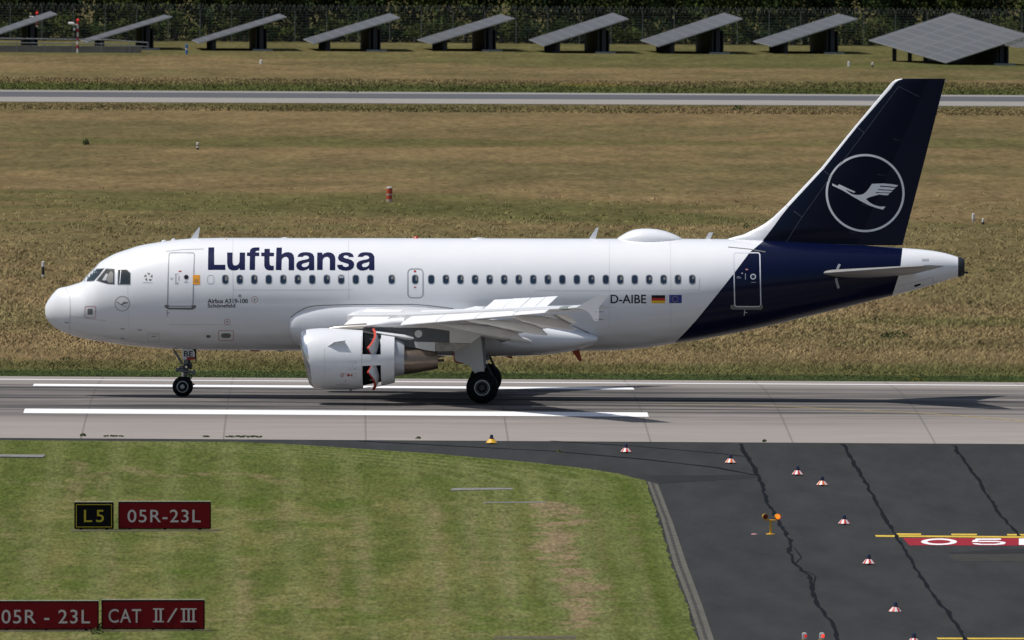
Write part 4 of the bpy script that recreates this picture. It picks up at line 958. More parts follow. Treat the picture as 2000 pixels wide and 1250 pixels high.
# flags
def frect(x0, y0, x1, y1): return FP([(x0, y0), (x1, y0), (x1, y1), (x0, y1)])
decal('german_flag', [M['black'], M['flagred'], M['gold']], [frect(1272.5, 576.5, 1299, 582), frect(1272.5, 582, 1299, 587), frect(1272.5, 587, 1299, 592.3)], fus, mi=[0, 1, 2])
ef = decal('european_flag', M['flagblue'], [frect(1307, 576, 1331.5, 592)], fus)
st = []
for k in range(12): cx, cy = 1319+5.6*math.cos(k*math.pi/6), 584+5.6*math.sin(k*math.pi/6); st.append(FP([(cx-.75, cy), (cx, cy-.85), (cx+.75, cy), (cx, cy+.85)]))
decal('stars', M['gold'], st, ef, .010)
decal('door_sticker', [M['orange'], M['sill']], [frect(376.5, 537, 390.5, 555.5), frect(379.5, 546, 388.5, 551)], fus, .007, mi=[0, 1]) if False else decal('door_sticker', M['orange'], [frect(376.5, 537, 390.5, 555.5)], fus, .010)
decal('sticker_text', M['sill'], [frect(379.5, 546, 388.5, 546.8), frect(379.5, 548.2, 387, 549), frect(379.5, 550.2, 388, 551)], fus, .013)
# cabin windows
wxs = [440, 468.3, 496.6, 524.9, 553.2, 581.5, 609.8, 638.2, 666.5, 694.8, 723.1, 765, 810.8, 842.3, 870.8, 899.2, 927.7, 956.2, 984.6, 1013, 1041.4, 1069.8, 1098.2, 1126.6, 1155, 1183.2, 1211.4, 1239.6, 1267.8, 1296, 1324, 1352]
rw_ = random.Random(9)
for k, px in enumerate(wxs):
    py = 545.7
    fr = decal('window', M['winframe'], [FP(rrect(px-6.9, py-9.7, px+6.9, py+9.7, 5.4))], fus, .005, cx=5)
    pn = decal('pane', M['glass'], [FP(rrect(px-5.5, py-8.2, px+5.5, py+8.2, 4.7))], fr, .009, cx=5)
    if px == 666.5: decal('blind', M['shade'], [FP(rrect(px-4.6, py-7.2, px+4.6, py-2.5, 1.8))], fr, .0115, cx=5)
    elif rw_.random() < .6: decal('seat_back', M['seat'], [FP(rrect(px-.5+rw_.uniform(-1, 1.5), py-6.5+rw_.uniform(-.5, 2), px+4.3, py+rw_.uniform(-1, 3), 1.8))], fr, .0105, cx=5)
decal('blanked_window', M['seam'], [FP(rrect(404.8, 537, 418.2, 555, 5.5))], fus, .005, holes={0: FP(rrect(405.8, 538, 417.2, 554, 4.8))})
# cockpit windows
def cu_(pts): return [(60+u/3.378, 430+v/3.378) for u, v in pts]
CW = [[(345, 402), (372, 368), (392, 346), (416, 323), (482, 319), (450, 362), (416, 399)], [(437, 397), (497, 322), (553, 322), (549, 421), (507, 418), (470, 408)], [(577, 327), (632, 327), (656, 351), (655, 421), (577, 421)]]
nmc = ['windshield', 'cockpit_window', 'cockpit_window']
for k, p in enumerate(CW):
    q = cu_(p); c0 = np.mean(np.array(q), 0); big = [tuple(c0+(np.array(v)-c0)*1.13) for v in q]
    for side in (-1, 1):
        fo = decal(nmc[k], M['ring'], [FP(big)], fus, .006, cx=.1, cz=.03, side=side)
        decal('pane', M['glassd'], [FP(q)], fo, .014, cx=.1, cz=.03, side=side)
decal('cockpit_seat', M['sill'], [FP(cu_([(500, 395), (515, 350), (532, 335), (545, 352), (543, 412), (512, 412)]))], fus, .017, cx=.1, cz=.03)
decal('cockpit_seat', M['shade'], [FP(cu_([(470, 396), (497, 352), (510, 356), (496, 398)]))], fus, .018, cx=.1, cz=.03)
decal('window_post', M['white'], [FP(cu_([(592, 330), (597, 330), (589, 418), (585, 418)]))], fus, .017, cx=.1, cz=.03)
# doors
def door(name, x0, y0, x1, y1, r, wd, m, lean=0):
    o_ = [(a-lean*(b_-y0)/(y1-y0), b_) for a, b_ in rrect(x0, y0, x1, y1, r)]; i_ = [(a-lean*(b_-y0)/(y1-y0), b_) for a, b_ in rrect(x0+wd, y0+wd, x1-wd, y1-wd, max(r-wd, 1))]
    return decal(name, m, [FP(o_)], fus, .007, holes={0: FP(i_)}, cx=.6)
d1 = door('front_door', 329.2, 492.5, 381, 599, 6, 2.1, M['ring'], 3.2)
decal('door_window', M['black'], [FP(circle(363.8, 541.2, 4.1, 20))], d1, .009); decal('door_window_ring', M['seam'], [FP(circle(363.8, 541.2, 5.2, 20))], d1, .007, holes={0: FP(circle(363.8, 541.2, 4.15, 20))})
decal('door_handle', M['seam'], [frect(342, 536, 344.5, 550), frect(341, 534.5, 348.6, 535.6), frect(332, 542.5, 339, 543.3), frect(332, 545, 338, 545.8), frect(341.5, 551.5, 348.5, 554.5)], d1, .007)
decal('door_arrow', M['sill'], [frect(348.9, 538.6, 350.2, 548)], d1, .007); decal('door_placard', M['redmark'], [frect(349, 528.6, 354.5, 531)], d1, .007)
decal('door_text', M['ring'], [frect(359, 551, 368.5, 551.8), frect(361, 548.8, 366, 549.8)], d1, .007)
decal('scuff_plate', M['sill'], [FP([(321.5, 595.5), (327.5, 595.5), (330.5, 601), (373, 601), (377, 596), (383, 596), (382.3, 601.5), (376, 604.8), (329, 604.3), (322.2, 600.5)])], d1, .0095)
fline('door_mark', M['sill'], [(326.6, 605), (326.6, 618)], .02, d1); fline('door_mark', M['sill'], [(326.6, 611), (331, 611)], .02, d1)
fline('door_gutter', M['seam'], [(324, 491), (355, 487.5), (398, 486)], .025, d1)
d2 = door('overwing_exit', 795.5, 524, 827.3, 583, 9, 2.2, M['ring'])
decal('exit_placard', M['redmark'], [frect(808, 528, 812.8, 531.5), frect(808, 560, 813, 562)], d2, .007)
d3 = door('rear_door', 1431.8, 492.5, 1485, 600, 6, 2.1, M['ringw'], -2.2)
decal('door_window_ring', M['ringw'], [FP(circle(1471, 540.3, 5.6, 20))], d3, .007, holes={0: FP(circle(1471, 540.3, 3.8, 20))})
decal('door_window', M['glass'], [FP(circle(1471, 540.3, 3.75, 20))], d3, .007); decal('door_placard', mat('pale_pink_placard', (.45, .2, .22), .5), [frect(1456, 525, 1461, 527.5)], d3, .007)
decal('door_text', M['ring'], [frect(1439, 540, 1445, 541), frect(1439, 542.5, 1448, 543.4), frect(1455.2, 534, 1456.6, 546), frect(1448, 532.6, 1451, 535), frect(1467, 551, 1476, 551.9)], d3, .007)
decal('scuff_plate', M['sill'], [FP([(1427, 596), (1433.5, 595), (1437, 600.5), (1483, 600.5), (1485.5, 595.5), (1490, 596), (1490, 601), (1486, 605), (1430, 604.5), (1426.8, 602)])], d3, .0095)
fline('door_mark', M['ringw'], [(1454.5, 605), (1453.5, 616.5)], .022, d3); fline('door_mark', M['ringw'], [(1454, 610.3), (1459.5, 610.5)], .022, d3)
fline('door_gutter', M['sill'], [(1422, 482.3), (1464, 486.5), (1495, 492)], .03, d3)
# small nose and belly marks
def boxmark(x0, y0, x1, y1, inner=None):
    q = decal('service_panel', M['redmark'], [FP(rrect(x0, y0, x1, y1, 3))], fus, .006, holes={0: FP(rrect(x0+.8, y0+.8, x1-.8, y1-.8, 2.3))})
    if inner: decal('port', M['sill'], [FP(rrect(*inner))], q, .008)
boxmark(165.5, 598, 187.3, 621, (171, 603, 181, 614.5, 1)); boxmark(426.5, 645, 456.2, 665.5, (432, 651, 451, 660, 4.4))
for cx, cy, r in ((443.7, 628.8, 5.8), (497.5, 585, 6.2)):
    q = decal('static_port', M['redmark'], [FP(circle(cx, cy, r, 28))], fus, .006, holes={0: FP(circle(cx, cy, r-.8, 28))}); decal('port', M['sill'], [FP(circle(cx, cy, 1.7, 12))], q, .007)
decal('static_port', M['ring'], [FP(circle(468.5, 578, 3.3, 16))], fus, .006); decal('outflow_port', M['sill'], [FP(rrect(402.5, 654.5, 411.5, 660, 2.6))], fus, .006)
decal('probe_plate', M['sill'], [FP(circle(238.8, 593, 14.9, 44))], fus, .006, holes={0: FP(circle(238.8, 593, 13.9, 44))}).name = 'nose_emblem_ring'
for x, y in ((243, 642.5), (243, 661), (277, 644.5)):
    q = F(x, y); yy = -float(FY_(*q)); MB().tube([(q[0], yy+.02, q[1]), (q[0]-.02, yy-.10, q[1]), (q[0]-.14, yy-.10, q[1]+.01)], .014, 6).build('pitot_probe', M['sill'], fus)
fline('radome_seam', M['seam'], [(128, 562.5), (134, 573), (136.8, 585), (137, 610), (137.3, 654)], .018); fline('radome_strip', M['seam'], [(138, 617.5), (170, 622), (207, 627)], .014)
fline('radome_strip', M['sill'], [(126, 629.5), (134, 631)], .03)
for a_, b_ in (((455, 566), (690, 566)), ((1045, 567), (1366, 566.5)), ((330, 634), (455, 635))): fline('skin_seam', M['seam'], [a_, ((a_[0]+b_[0])/2, a_[1]), b_], .011)
for x in (250, 1190, 1310): fline('skin_seam', M['seam'], [(x, 470 if x > 300 else 489), (x, 520), (x, 590), (x+.5, 640)], .007)
for x in (681, 455): fline('skin_seam', M['seam'], [(x, 467.5), (x, 500), (x, 540), (x+.5, 585)], .010)
fline('skin_seam', M['seam'], [(1366, 543), (1366, 566.5)], .012)
fline('skin_seam', M['seamd'], [(1748, 540), (1795, 528), (1822, 521)], .012) if False else None
boxm = decal('service_panel', M['seam'], [FP(rrect(288.5, 651, 312, 668, 4))], fus, .006, holes={0: FP(rrect(289.2, 651.7, 311.3, 667.3, 3.4))}); decal('latch', M['sill'], [frect(296, 656.6, 304, 657.8)], boxm, .006)
# stylised bird mark: nose emblem and tail emblem share one outline
bird = [(168, 513), (206, 534), (234, 546), (256, 526), (330, 560), (400, 593), (465, 622), (450, 635), (395, 615), (335, 590), (352, 604), (378, 625), (410, 646), (450, 659), (495, 663), (535, 660), (570, 648), (598, 628), (625, 597), (652, 558), (678, 520), (820, 515), (930, 523), (1015, 540), (985, 562), (900, 551), (785, 543), (778, 557), (880, 563), (978, 573), (948, 600), (860, 594), (762, 588), (755, 600), (850, 604), (942, 612), (915, 633), (830, 630), (730, 627), (722, 640), (820, 637), (905, 643), (880, 667), (820, 663), (765, 657), (700, 676), (640, 694), (600, 713), (640, 754), (700, 789), (780, 812), (853, 811), (820, 851), (740, 832), (640, 796), (550, 750), (450, 694), (380, 651), (300, 604), (240, 575), (168, 541)]
decal('nose_emblem_bird', M['sill'], [FP([(238.8+(u-590)/504*14.6, 593+(v-638)/504*14.6) for u, v in bird])], fus, .006, cx=1, cz=.1)
for k in range(5):
    a = math.pi/2+k*2*math.pi/5; cx, cy = 290+6.3*math.cos(a), 541-6.3*math.sin(a)
    decal('alliance_star', M['sill'], [FP([(cx+4*math.cos(a+.95), cy-4*math.sin(a+.95)), (cx+3.4*math.cos(a-1.2), cy-3.4*math.sin(a-1.2)), (cx-3.6*math.cos(a+.35), cy+3.6*math.sin(a+.35))])], fus, .006, cx=1, cz=.2)
decal('alliance_text', M['seam'], [frect(278.5, 551.6, 298, 552.5)], fus, .006)
# tail cone details
decal('vent_grille', M['ring'], [frect(1801+k*2, 505, 1802+k*2, 510.5) for k in range(7)], fus, .006); decal('drain_opening', M['black'], [FP([(1785, 557), (1797, 553.5), (1799, 556.5), (1787, 561)])], fus, .006)
fline('skin_seam', M['seam'], [(1753, 559), (1790, 550), (1823, 541), (1823, 556)], .014)
# belly antennas and lights
def blade(pts, lat, th, m, name, parent=None):
    P = [U(*p, lat) for p in pts]; return MB().prism(P, lat-th, lat+th).build(name, m, parent or A_)
blade([(371, 467.5), (388, 444), (390.5, 444.5), (387, 467.5)], 0, .035, M['white'], 'blade_antenna')
blade([(1149, 467.5), (1165, 444.5), (1169, 445), (1163, 467.5)], 0, .035, M['white'], 'blade_antenna')
blade([(1377, 467.5), (1384.5, 454), (1393, 454), (1387, 467.5)], 0, .03, M['white'], 'blade_antenna')
blade([(1115, 683), (1131, 682), (1136.5, 704), (1131.5, 705.5)], 0, .03, M['redant'], 'belly_antenna')
blade([(986, 695.5), (1000, 696), (1002, 700), (996, 699.5)], 0, .03, M['redgear'], 'drain_mast')
for x in (421, 464): blade([(x, 684), (x+3, 684), (x+3, 687.3), (x+1.5, 686.8)], 0, .03, M['redgear'], 'drain_mast')
blade([(487, 684), (507, 684), (507, 686.3), (489, 686)], 0, .05, M['redgear'], 'drain_mast'); blade([(198, 668), (203, 669), (204, 671.5), (201, 671)], 0, .02, M['redgear'], 'drain_mast')
blade([(540, 684), (556, 684.5), (552, 687), (544, 686.6)], 0, .05, M['ring'], 'belly_antenna')
q = U(812.5, 465.5); MB().lathe((q[0], 0, q[1]-.03), (0, 0, 1), [(0, .10), (.05, .10), (.09, .07), (.1, .001)], 16).build('beacon', mat('beacon_red', (.55, .02, .01), .3), A_, smooth=True)
for x, h_, w2 in ((556, .06, .18), (320, .05, .09), (339, .05, .09), (935, .05, .35)):
    q = U(x, 466 if x > 400 else 470.5 if x < 330 else 468); MB().lathe((q[0], 0, q[1]-.05), (0, 0, 1), [(0, w2), (h_*.7+.03, w2*.9), (h_+.045, .01)], 14).build('low_antenna', M['white'], A_, smooth=True)
q = U(442, 467.5, -.4); MB().lathe((q[0], -.45, q[1]-.03), (0, 0, 1), [(0, .03), (.05, .02)], 8).build('fitting', M['gold'], A_)
# satcom dome
sa, sb = U(1205, 467), U(1333, 467); n_ = 30; rs = []
topc = [(0, 0), (.02, .10), (.08, .36), (.16, .66), (.26, .90), (.38, 1), (.5, 1), (.62, .93), (.75, .74), (.86, .48), (.95, .2), (1, 0)]
for t_ in np.linspace(0, 1, 34):
    h = float(np.interp(t_, [p[0] for p in topc], [p[1] for p in topc]))*.37+.004; ww = .62*math.sqrt(max(0, 1-(2*t_-1)**2*.97))**.8*(1 if t_ < .99 else .3); x = sa[0]+(sb[0]-sa[0])*t_; zt = float(prof(x)[0])
    rs.append([(x, ww*math.cos(a), zt-.09+(h+.09)*math.sin(a) if math.sin(a) > 0 else zt-.09) for a in [2*math.pi*k/n_ for k in range(n_)]])
dome = MB().rings(rs).build('satellite_radome', M['white'], A_, smooth=True, angle=60)

# ---------------------------------------------------------------- fin and rudder
def cl_(pts): return [(1400+u/2.552, 130+v/2.552) for u, v in pts]
LE = cl_([(50, 860), (90, 848), (130, 838), (200, 805), (240, 782), (280, 752), (345, 690), (520, 505), (690, 295), (850, 105), (862, 90), (876, 75), (892, 66), (912, 61)])
LEi = cl_([(222, 874), (232, 862), (245, 846), (268, 816), (290, 787), (318, 748), (358, 698), (532, 510), (702, 297), (868, 108), (880, 92), (890, 80), (905, 69), (925, 62)])
fz_ = [U(*p) for p in LE]; fi_ = [U(*p) for p in LEi]; te = [U(*p) for p in cl_([(1140, 60), (1035, 470), (925, 893)])]; hg = [U(1812, 158), U(1689, 443), U(1672, 482)]
def interp_z(P, z): P = sorted(P, key=lambda p: p[1]); return float(np.interp(z, [p[1] for p in P], [p[0] for p in P]))
ztop = te[0][1]; zroot = te[2][1]
def fin_half(x, z):
    z = float(z); le = interp_z(fz_, min(z, ztop)); tt = interp_z(te, min(z, ztop)); c_ = max(tt-le, .1); t_ = min(max((float(x)-le)/c_, 0), 1); tc_ = .095 if z > zroot+.6 else .095
    ck = min(c_, 5.6)
    return 5*tc_*ck*(.2969*math.sqrt(t_)-.126*t_-.3516*t_*t_+.2843*t_**3-.1036*t_**4)*(1 if c_ <= 5.6 else (.45+.55*5.6/c_))
FinY = np.vectorize(fin_half)
def finpart(name, m, f0, f1, z0, z1, nz=40, nc=14, z_list=None):
    """section between two x curves"""
    rs = []
    for z in (z_list or np.linspace(z0, z1, nz)):
        a, b_ = f0(z), f1(z); X_ = a+(b_-a)*(np.linspace(0, 1, nc)**1.6); up = [(x, -fin_half(x, z)-.0004, z) for x in X_]; dn = [(x, fin_half(x, z)+.0004, z) for x in X_[::-1]]; rs.append(up+dn)
    return MB().rings(rs).build(name, m, A_, smooth=True, angle=50)
zl = sorted(set([p[1] for p in fz_]+[p[1] for p in fi_]+list(np.linspace(zroot-.9, ztop, 40))))
zb = zroot-.35
zfin = [z for z in zl if z <= ztop]
zLE = [z for z in zl if fi_[0][1] <= z <= ztop] 
le_f = lambda z: interp_z(fz_, z); li_f = lambda z: interp_z(fi_, z); hg_f = lambda z: interp_z(hg, z); te_f = lambda z: interp_z(te, z)
finpart('fin_leading_edge', M['white'], le_f, lambda z: li_f(z)-.001, 0, 0, z_list=[z for z in zl if z >= min(p[1] for p in fz_)-.3])
finpart('tail_fin', M['navy'], lambda z: li_f(z)+.001, lambda z: hg_f(z)-.0012, 0, 0, z_list=[z for z in zl if z >= zb-.6])
rud = finpart('rudder', M['navyr'], lambda z: hg_f(z)+.0012, te_f, 0, 0, z_list=list(np.linspace(zroot+.015, ztop, 30)))
finobj = [o_ for o_ in A_.children if o_.name.startswith('tail_fin')][0]
def Fi(px, py):
    lat = -.1
    for _ in range(5): x, z = U(px, py, lat); lat = -fin_half(x, z)
    return (x, z)
def c8(u, v): return (1600+u/6.578, 280+v/6.578)
ell = lambda rx, ry, n=72: [Fi(*c8(590+rx*math.cos(2*math.pi*k/n), 638.5+ry*math.sin(2*math.pi*k/n))) for k in range(n)]
decal('tail_emblem_ring', M['logo'], [ell(507, 502)], finobj, .008, Y=FinY, holes={0: ell(479, 474)}, cx=.15, cz=.2)
decal('tail_emblem_bird', M['logo'], [[Fi(*c8(*p)) for p in bird]], finobj, .008, Y=FinY, cx=.15, cz=.2)
M['navyseam'] = mat('fin_seam', (.09, .10, .14), .6)
def finline(pts, w_): return decal('fin_seam', M['navyseam'], ribbon([Fi(*p) for p in pts], w_), finobj, .010, Y=FinY, cx=.3, cz=.4)
finline(cl_([(905, 100), (735, 330), (560, 560), (425, 750), (345, 875)]), .012); finline(cl_([(905, 98), (1010, 150)]), .012)
for p in ([(690, 295), (735, 330)], [(520, 508), (562, 540)], [(345, 692), (425, 750)]): finline(cl_(p), .012)
finline(cl_([(225, 874), (340, 878), (560, 884), (760, 890)]), .014)
for cx, cy in ((900, 365), (820, 540), (742, 690), (680, 828)):
    for j in range(5): x_, y_ = cl_([(cx-17+j*8, cy-3+j*1.6)])[0]; decal('access_fastener', M['navyseam'], [[Fi(x_-.5, y_-.8), Fi(x_+.5, y_-.8), Fi(x_+.5, y_+.8), Fi(x_-.5, y_+.8)]], finobj, .009, Y=FinY)
# rudder hinge fairing hairline + static dischargers
for cx, cy in ((1847, 157), (1841, 184), (1834, 210)):
    q = U(cx-1, cy); MB().tube([(q[0]-.03, 0, q[1]), (q[0]+.07, 0, q[1]-.02)], .012, 6).build('static_wick', M['taper'], rud)

# ---------------------------------------------------------------- lifting surfaces
def foil(t, tc_): return 5*tc_*(.2969*math.sqrt(t)-.126*t-.3516*t*t+.2843*t**3-.1036*t**4)
def section(y, le, c, z, tc_, f0=0, f1=1, n=14, camber=.015, rot=0, piv=None, dz=0, dx=0):
    ts_ = [f0+(f1-f0)*(.5-.5*math.cos(math.pi*k/n)) for k in range(n+1)]
    cam_ = lambda t: camber*c*math.sin(math.pi*min(t, 1))
    P = [(le+c*t, z+cam_(t)+c*foil(t, tc_)*1.15) for t in ts_]+[(le+c*t, z+cam_(t)-c*foil(t, tc_)*.85-(1e-3)) for t in ts_[::-1]]
    if rot:
        px, pz = piv; co, si = math.cos(rot), math.sin(rot); P = [(px+(a-px)*co+(b_-pz)*si, pz-(a-px)*si+(b_-pz)*co) for a, b_ in P]
    return [(a+dx, y, b_+dz) for a, b_ in P]
r0 = U(672, 629, -2.2); r1 = U(1127, 600.5, -17.0)
def wLE(y): return r0[0]+(r1[0]-r0[0])*(y-2.2)/14.8
TEk = r0[0]+6.05; yk = 6.4
def wTE(y): return TEk+(y-2.2)*.03 if y < yk else TEk+.126+(r1[0]+1.45-TEk-.126)*(y-yk)/(17-yk)
def wZ(y): return r0[1]+(r1[1]-r0[1])*(y-2.2)/14.8
def wTC(y): return float(np.interp(y, [2, 6.4, 17], [.145, .118, .105]))
WI = [1.0, 2.2, 4, yk, 8, 10, 13.0]; WO = [13.01, 14.5, 16, 16.8, 17.0]
for s in (-1, 1):
    wi = MB()
    wi.rings([section(s*y, wLE(y), wTE(y)-wLE(y), wZ(y), wTC(y), .03, .76) for y in WI])
    wi.rings([section(s*y, wLE(y), wTE(y)-wLE(y), wZ(y), wTC(y)) for y in WO])
    wing = wi.build('wing', M['wing'], A_, smooth=True, angle=45)
    # slats: nose pieces pushed forward and down
    for (ya, yb) in ((2.55, 4.95), (6.35, 8.53), (8.57, 10.93), (10.97, 13.28), (13.32, 15.25)):
        sl_ = MB(); rs = []
        for k in range(5):
            y = ya+(yb-ya)*k/4; c = wTE(y)-wLE(y); le = wLE(y); z = wZ(y); f1 = .17 if y > 6 else .12
            cc_ = min(c, 4.2); T = wTC(y)*c/cc_*.9
            tt_ = [.16*(1-math.cos(math.pi/2*j/9)) for j in range(10)]
            P = [(le+cc_*t*1.3, z+cc_*foil(t, T)*1.3) for t in tt_[::-1]]+[(le+cc_*t*.5, z-cc_*foil(t*.6, T)*.9) for t in tt_[1:]]+[(le+cc_*.07, z+.01*cc_)]
            an = -.40; co, si = math.cos(an), math.sin(an); P = [(le+(a-le)*co-(b_-z)*si*-1*-1, z+(a-le)*-si*-1*-1*-1+(b_-z)*co) for a, b_ in P] if False else [(le+(a-le)*co-(b_-z)*math.sin(-an)*-1, z+(a-le)*math.sin(-an)+(b_-z)*co) for a, b_ in P]
            rs.append([(a-.075*cc_, s*y, b_-.065*cc_) for a, b_ in P])
        sl_.rings(rs).build('slat', M['slat'], wing, smooth=True, angle=40)
    # flaps, lowered
    for (ya, yb, nm) in ((2.15, 6.25, 'flap'), (6.45, 12.9, 'flap')):
        rs = []
        for k in range(7):
            y = ya+(yb-ya)*k/6; c = wTE(y)-wLE(y); fc = .27*min(c, 4.6); x0 = wLE(y)+.775*c; z0 = wZ(y)-.012*c
            rs.append(section(s*y, x0, fc, z0, .15, rot=math.radians(30), piv=(x0, z0), dx=.03, dz=-.06))
        MB().rings(rs).build(nm, M['under'], wing, smooth=True, angle=45)
    # spoilers, raised
    sp_l = [(3.3, 5.4, 14), (6.9, 8.43, 41), (8.48, 9.95, 42), (10.0, 11.2, 41.4), (11.25, 12.2, 42)]
    for (ya, yb, an) in sp_l:
        P = []
        for y in (ya, yb):
            c = wTE(y)-wLE(y); x0 = wLE(y)+.66*c; z0 = wZ(y)+c*(foil(.66, wTC(y))*1.15+.015*math.sin(math.pi*.66))+.012; L_ = .62 if y < 12.9 else .56; a = math.radians(an)
            P.append([(x0, s*y, z0), (x0+L_*math.cos(a), s*y, z0+L_*math.sin(a))])
        n_ = Vector((-math.sin(math.radians(an)), 0, math.cos(math.radians(an))))*.025
        q = [Vector(P[0][0]), Vector(P[0][1]), Vector(P[1][1]), Vector(P[1][0])]
        MB().add([p for p in q]+[p+n_ for p in q], [(0, 1, 2, 3), (7, 6, 5, 4), (0, 4, 5, 1), (1, 5, 6, 2), (2, 6, 7, 3), (3, 7, 4, 0)]).build('spoiler', M['spoiler'], wing)
    # flap track fairings
    def pod(pts, lat, w_, name='flap_track_fairing', m='under'):
        rs = []
        for (px, yt, yb_, k) in pts:
            a = U(px, yt, -lat); b_ = U(px, yb_, -lat); zc_ = (a[1]+b_[1])/2; h = (a[1]-b_[1])/2; rs.append([(a[0], s*lat+w_*k*math.copysign(abs(math.cos(2*math.pi*j/20))**.55, math.cos(2*math.pi*j/20)), zc_+h*math.copysign(abs(math.sin(2*math.pi*j/20))**.7, math.sin(2*math.pi*j/20))) for j in range(20)])
        return MB().rings(rs).build(name, M[m], wing, smooth=True, angle=50)
    pod([(892, 621, 622, .1), (925, 622, 630, .6), (955, 624, 635, 1), (1000, 626, 645, 1.1), (1040, 633, 652, .9), (1058, 641, 654.5, .6), (1067, 650, 655, .25), (1069, 651, 654, .1)], 9.4, .17)
    pod([(985, 615, 616, .1), (1005, 615, 620, .6), (1020, 615.5, 628, 1), (1060, 617, 638, 1.05), (1092, 624, 643, .85), (1112, 633, 645, .6), (1122, 642, 645.5, .25), (1124, 643, 645, .1)], 12.3, .15)
    pod([(860, 632, 634, .1), (890, 632, 642, .6), (930, 633, 652, 1), (980, 640, 661, 1), (1012, 650, 665, .7), (1023, 662, 666, .2)], 6.9, .2)
    pod([(850, 640, 642, .1), (900, 640, 652, .6), (950, 645, 660, 1), (1000, 652, 668, 1), (1030, 661, 670, .6), (1038, 666, 671, .2)], 3.9, .2)
    # wing tip fence and nav light
    fe = [(1125, 601), (1139, 593.5), (1150, 587), (1179, 575.2), (1190, 575), (1178, 590), (1170, 600), (1170, 613), (1169, 627), (1160.5, 627), (1155, 617), (1148, 608.5), (1138, 604)]
    P = [U(*p, -17.02) for p in fe]; MB().prism(P, s*17.0, s*17.05).build('wingtip_fence', M['slat'], wing)
    for p in ((1168, 609), (1168, 624)):
        q = U(*p, -17.0); MB().tube([(q[0]-.08, s*17.03, q[1]), (q[0]+.22, s*17.03, q[1])], [.025, .006], 6).build('static_wick', M['taper'], wing)
    y = 16.2; c = wTE(y)-wLE(y); rs = [section(s*yy, wLE(yy)-.012, (wTE(yy)-wLE(yy))*.9, wZ(yy), wTC(yy)*1.15, 0, .14, n=8) for yy in (15.9, 16.15, 16.4)]
    MB().rings(rs).build('nav_light', M['navlens'], wing, smooth=True)

    # ------------------------------------------------------------ engine
    ey = 5.75; eo = (lambda px, py: U(px, py, -ey))
    c0 = eo(600, 700); c1 = eo(770, 701.5); ax = lambda x: c0[1]+(c1[1]-c0[1])*(x-c0[0])/(c1[0]-c0[0])
    # outline: px, top, bottom
    out_ = [(588.8, 663, 735, 1), (589.5, 655, 744, 1), (592, 648.5, 750, 1), (597, 645, 755, 1), (604, 643, 757.5, 1), (618, 641.5, 759, 1), (635, 640.5, 760, 1), (660, 641, 761, 1), (690, 642.3, 760.8, 1), (706, 643, 759.5, 1), (726, 645, 757, 1), (750, 648.5, 753, 1), (771, 652, 747.5, 1)]
    sk = .06
    def ering(px, a_, b_, n=64):
        A1 = eo(px, a_); B1 = eo(px, b_); zc_ = (A1[1]+B1[1])/2; h = (A1[1]-B1[1])/2; wd_ = h*1.0
        slant = float(np.interp(px, [588, 640, 706], [.16, .05, 0]))
        return [(A1[0]+slant*(-math.sin(2*math.pi*k/n))+slant*.55, s*ey+wd_*math.cos(2*math.pi*k/n), zc_+h*math.sin(2*math.pi*k/n)) for k in range(n)]
    def ring_at(px):
        O = np.array([o_[:3] for o_ in out_]); return ering(px, float(np.interp(px, O[:, 0], O[:, 1])), float(np.interp(px, O[:, 0], O[:, 2])))
    pxs_lip = [588.8, 589.2, 590, 592, 595, 599, 601]
    inner = [[(p[0]+dx, s*ey+(p[1]-s*ey)*k, ax(p[0])+(p[2]-ax(p[0]))*k) for p in ring_at(588.8)] for dx, k in ((1.6, .93), (.7, .90), (.2, .92), (.03, .97))]
    nac = MB().rings([ring_at(p) for p in (601.05, 606, 612, 620, 632, 645, 660, 675, 690, 706.5)], caps=False).build('engine_nacelle', M['cowl'], A_, smooth=True, angle=40, fixn=False)
    MB().rings(inner+[ring_at(p) for p in pxs_lip], caps=False).build('inlet_lip', M['lip'], nac, smooth=True, angle=60)
    cx_ = eo(588.8, 700)[0]; e0 = Vector((cx_, s*ey, ax(cx_)))
    MB().lathe(e0+Vector((1.45, 0, 0)), (1, 0, 0), [(0, .87), (.05, .87)], 32).build('fan', M['rimd'], nac); MB().lathe(e0+Vector((.95, 0, 0)), (1, 0, 0), [(0, .01), (.2, .13), (.5, .26)], 20).build('spinner', M['strutb'], nac, smooth=True)
    # reverser section with four door openings
    N_ = 64; pr = [706.5, 709, 716, 724, 732, 738, 745, 752, 760, 771]; rv = MB(); R_ = [ring_at(p) for p in pr]; b0 = len(rv.v)
    for r in R_: rv.v += [tuple(p) for p in r]
    def isopen(j):
        a = (360*(j+.5)/N_) % 90; return 9 < a < 81
    for i in range(len(pr)-1):
        for j in range(N_):
            if isopen(j) and 1 <= i < 6: continue
            rv.f.append((i*N_+j, i*N_+(j+1) % N_, (i+1)*N_+(j+1) % N_, (i+1)*N_+j)); rv.mi.append(0)
    ttl = R_[-1]; tin = [(p[0]-.005, s*ey+(p[1]-s*ey)*.965, ax(p[0])+(p[2]-ax(p[0]))*.965) for p in ttl]; tin2 = [(p[0]-.9, s*ey+(p[1]-s*ey)*.90, ax(p[0])+(p[2]-ax(p[0]))*.90) for p in ttl]
    k0 = len(rv.v); rv.v += tin+tin2; base = (len(pr)-1)*N_
    for j in range(N_): rv.f.append((base+j, base+(j+1) % N_, k0+(j+1) % N_, k0+j)); rv.f.append((k0+j, k0+(j+1) % N_, k0+N_+(j+1) % N_, k0+N_+j)); rv.mi += [0, 0]
    rvo = rv.build('reverser_cowl', M['cowl'], nac, smooth=True, angle=40, fixn=False)
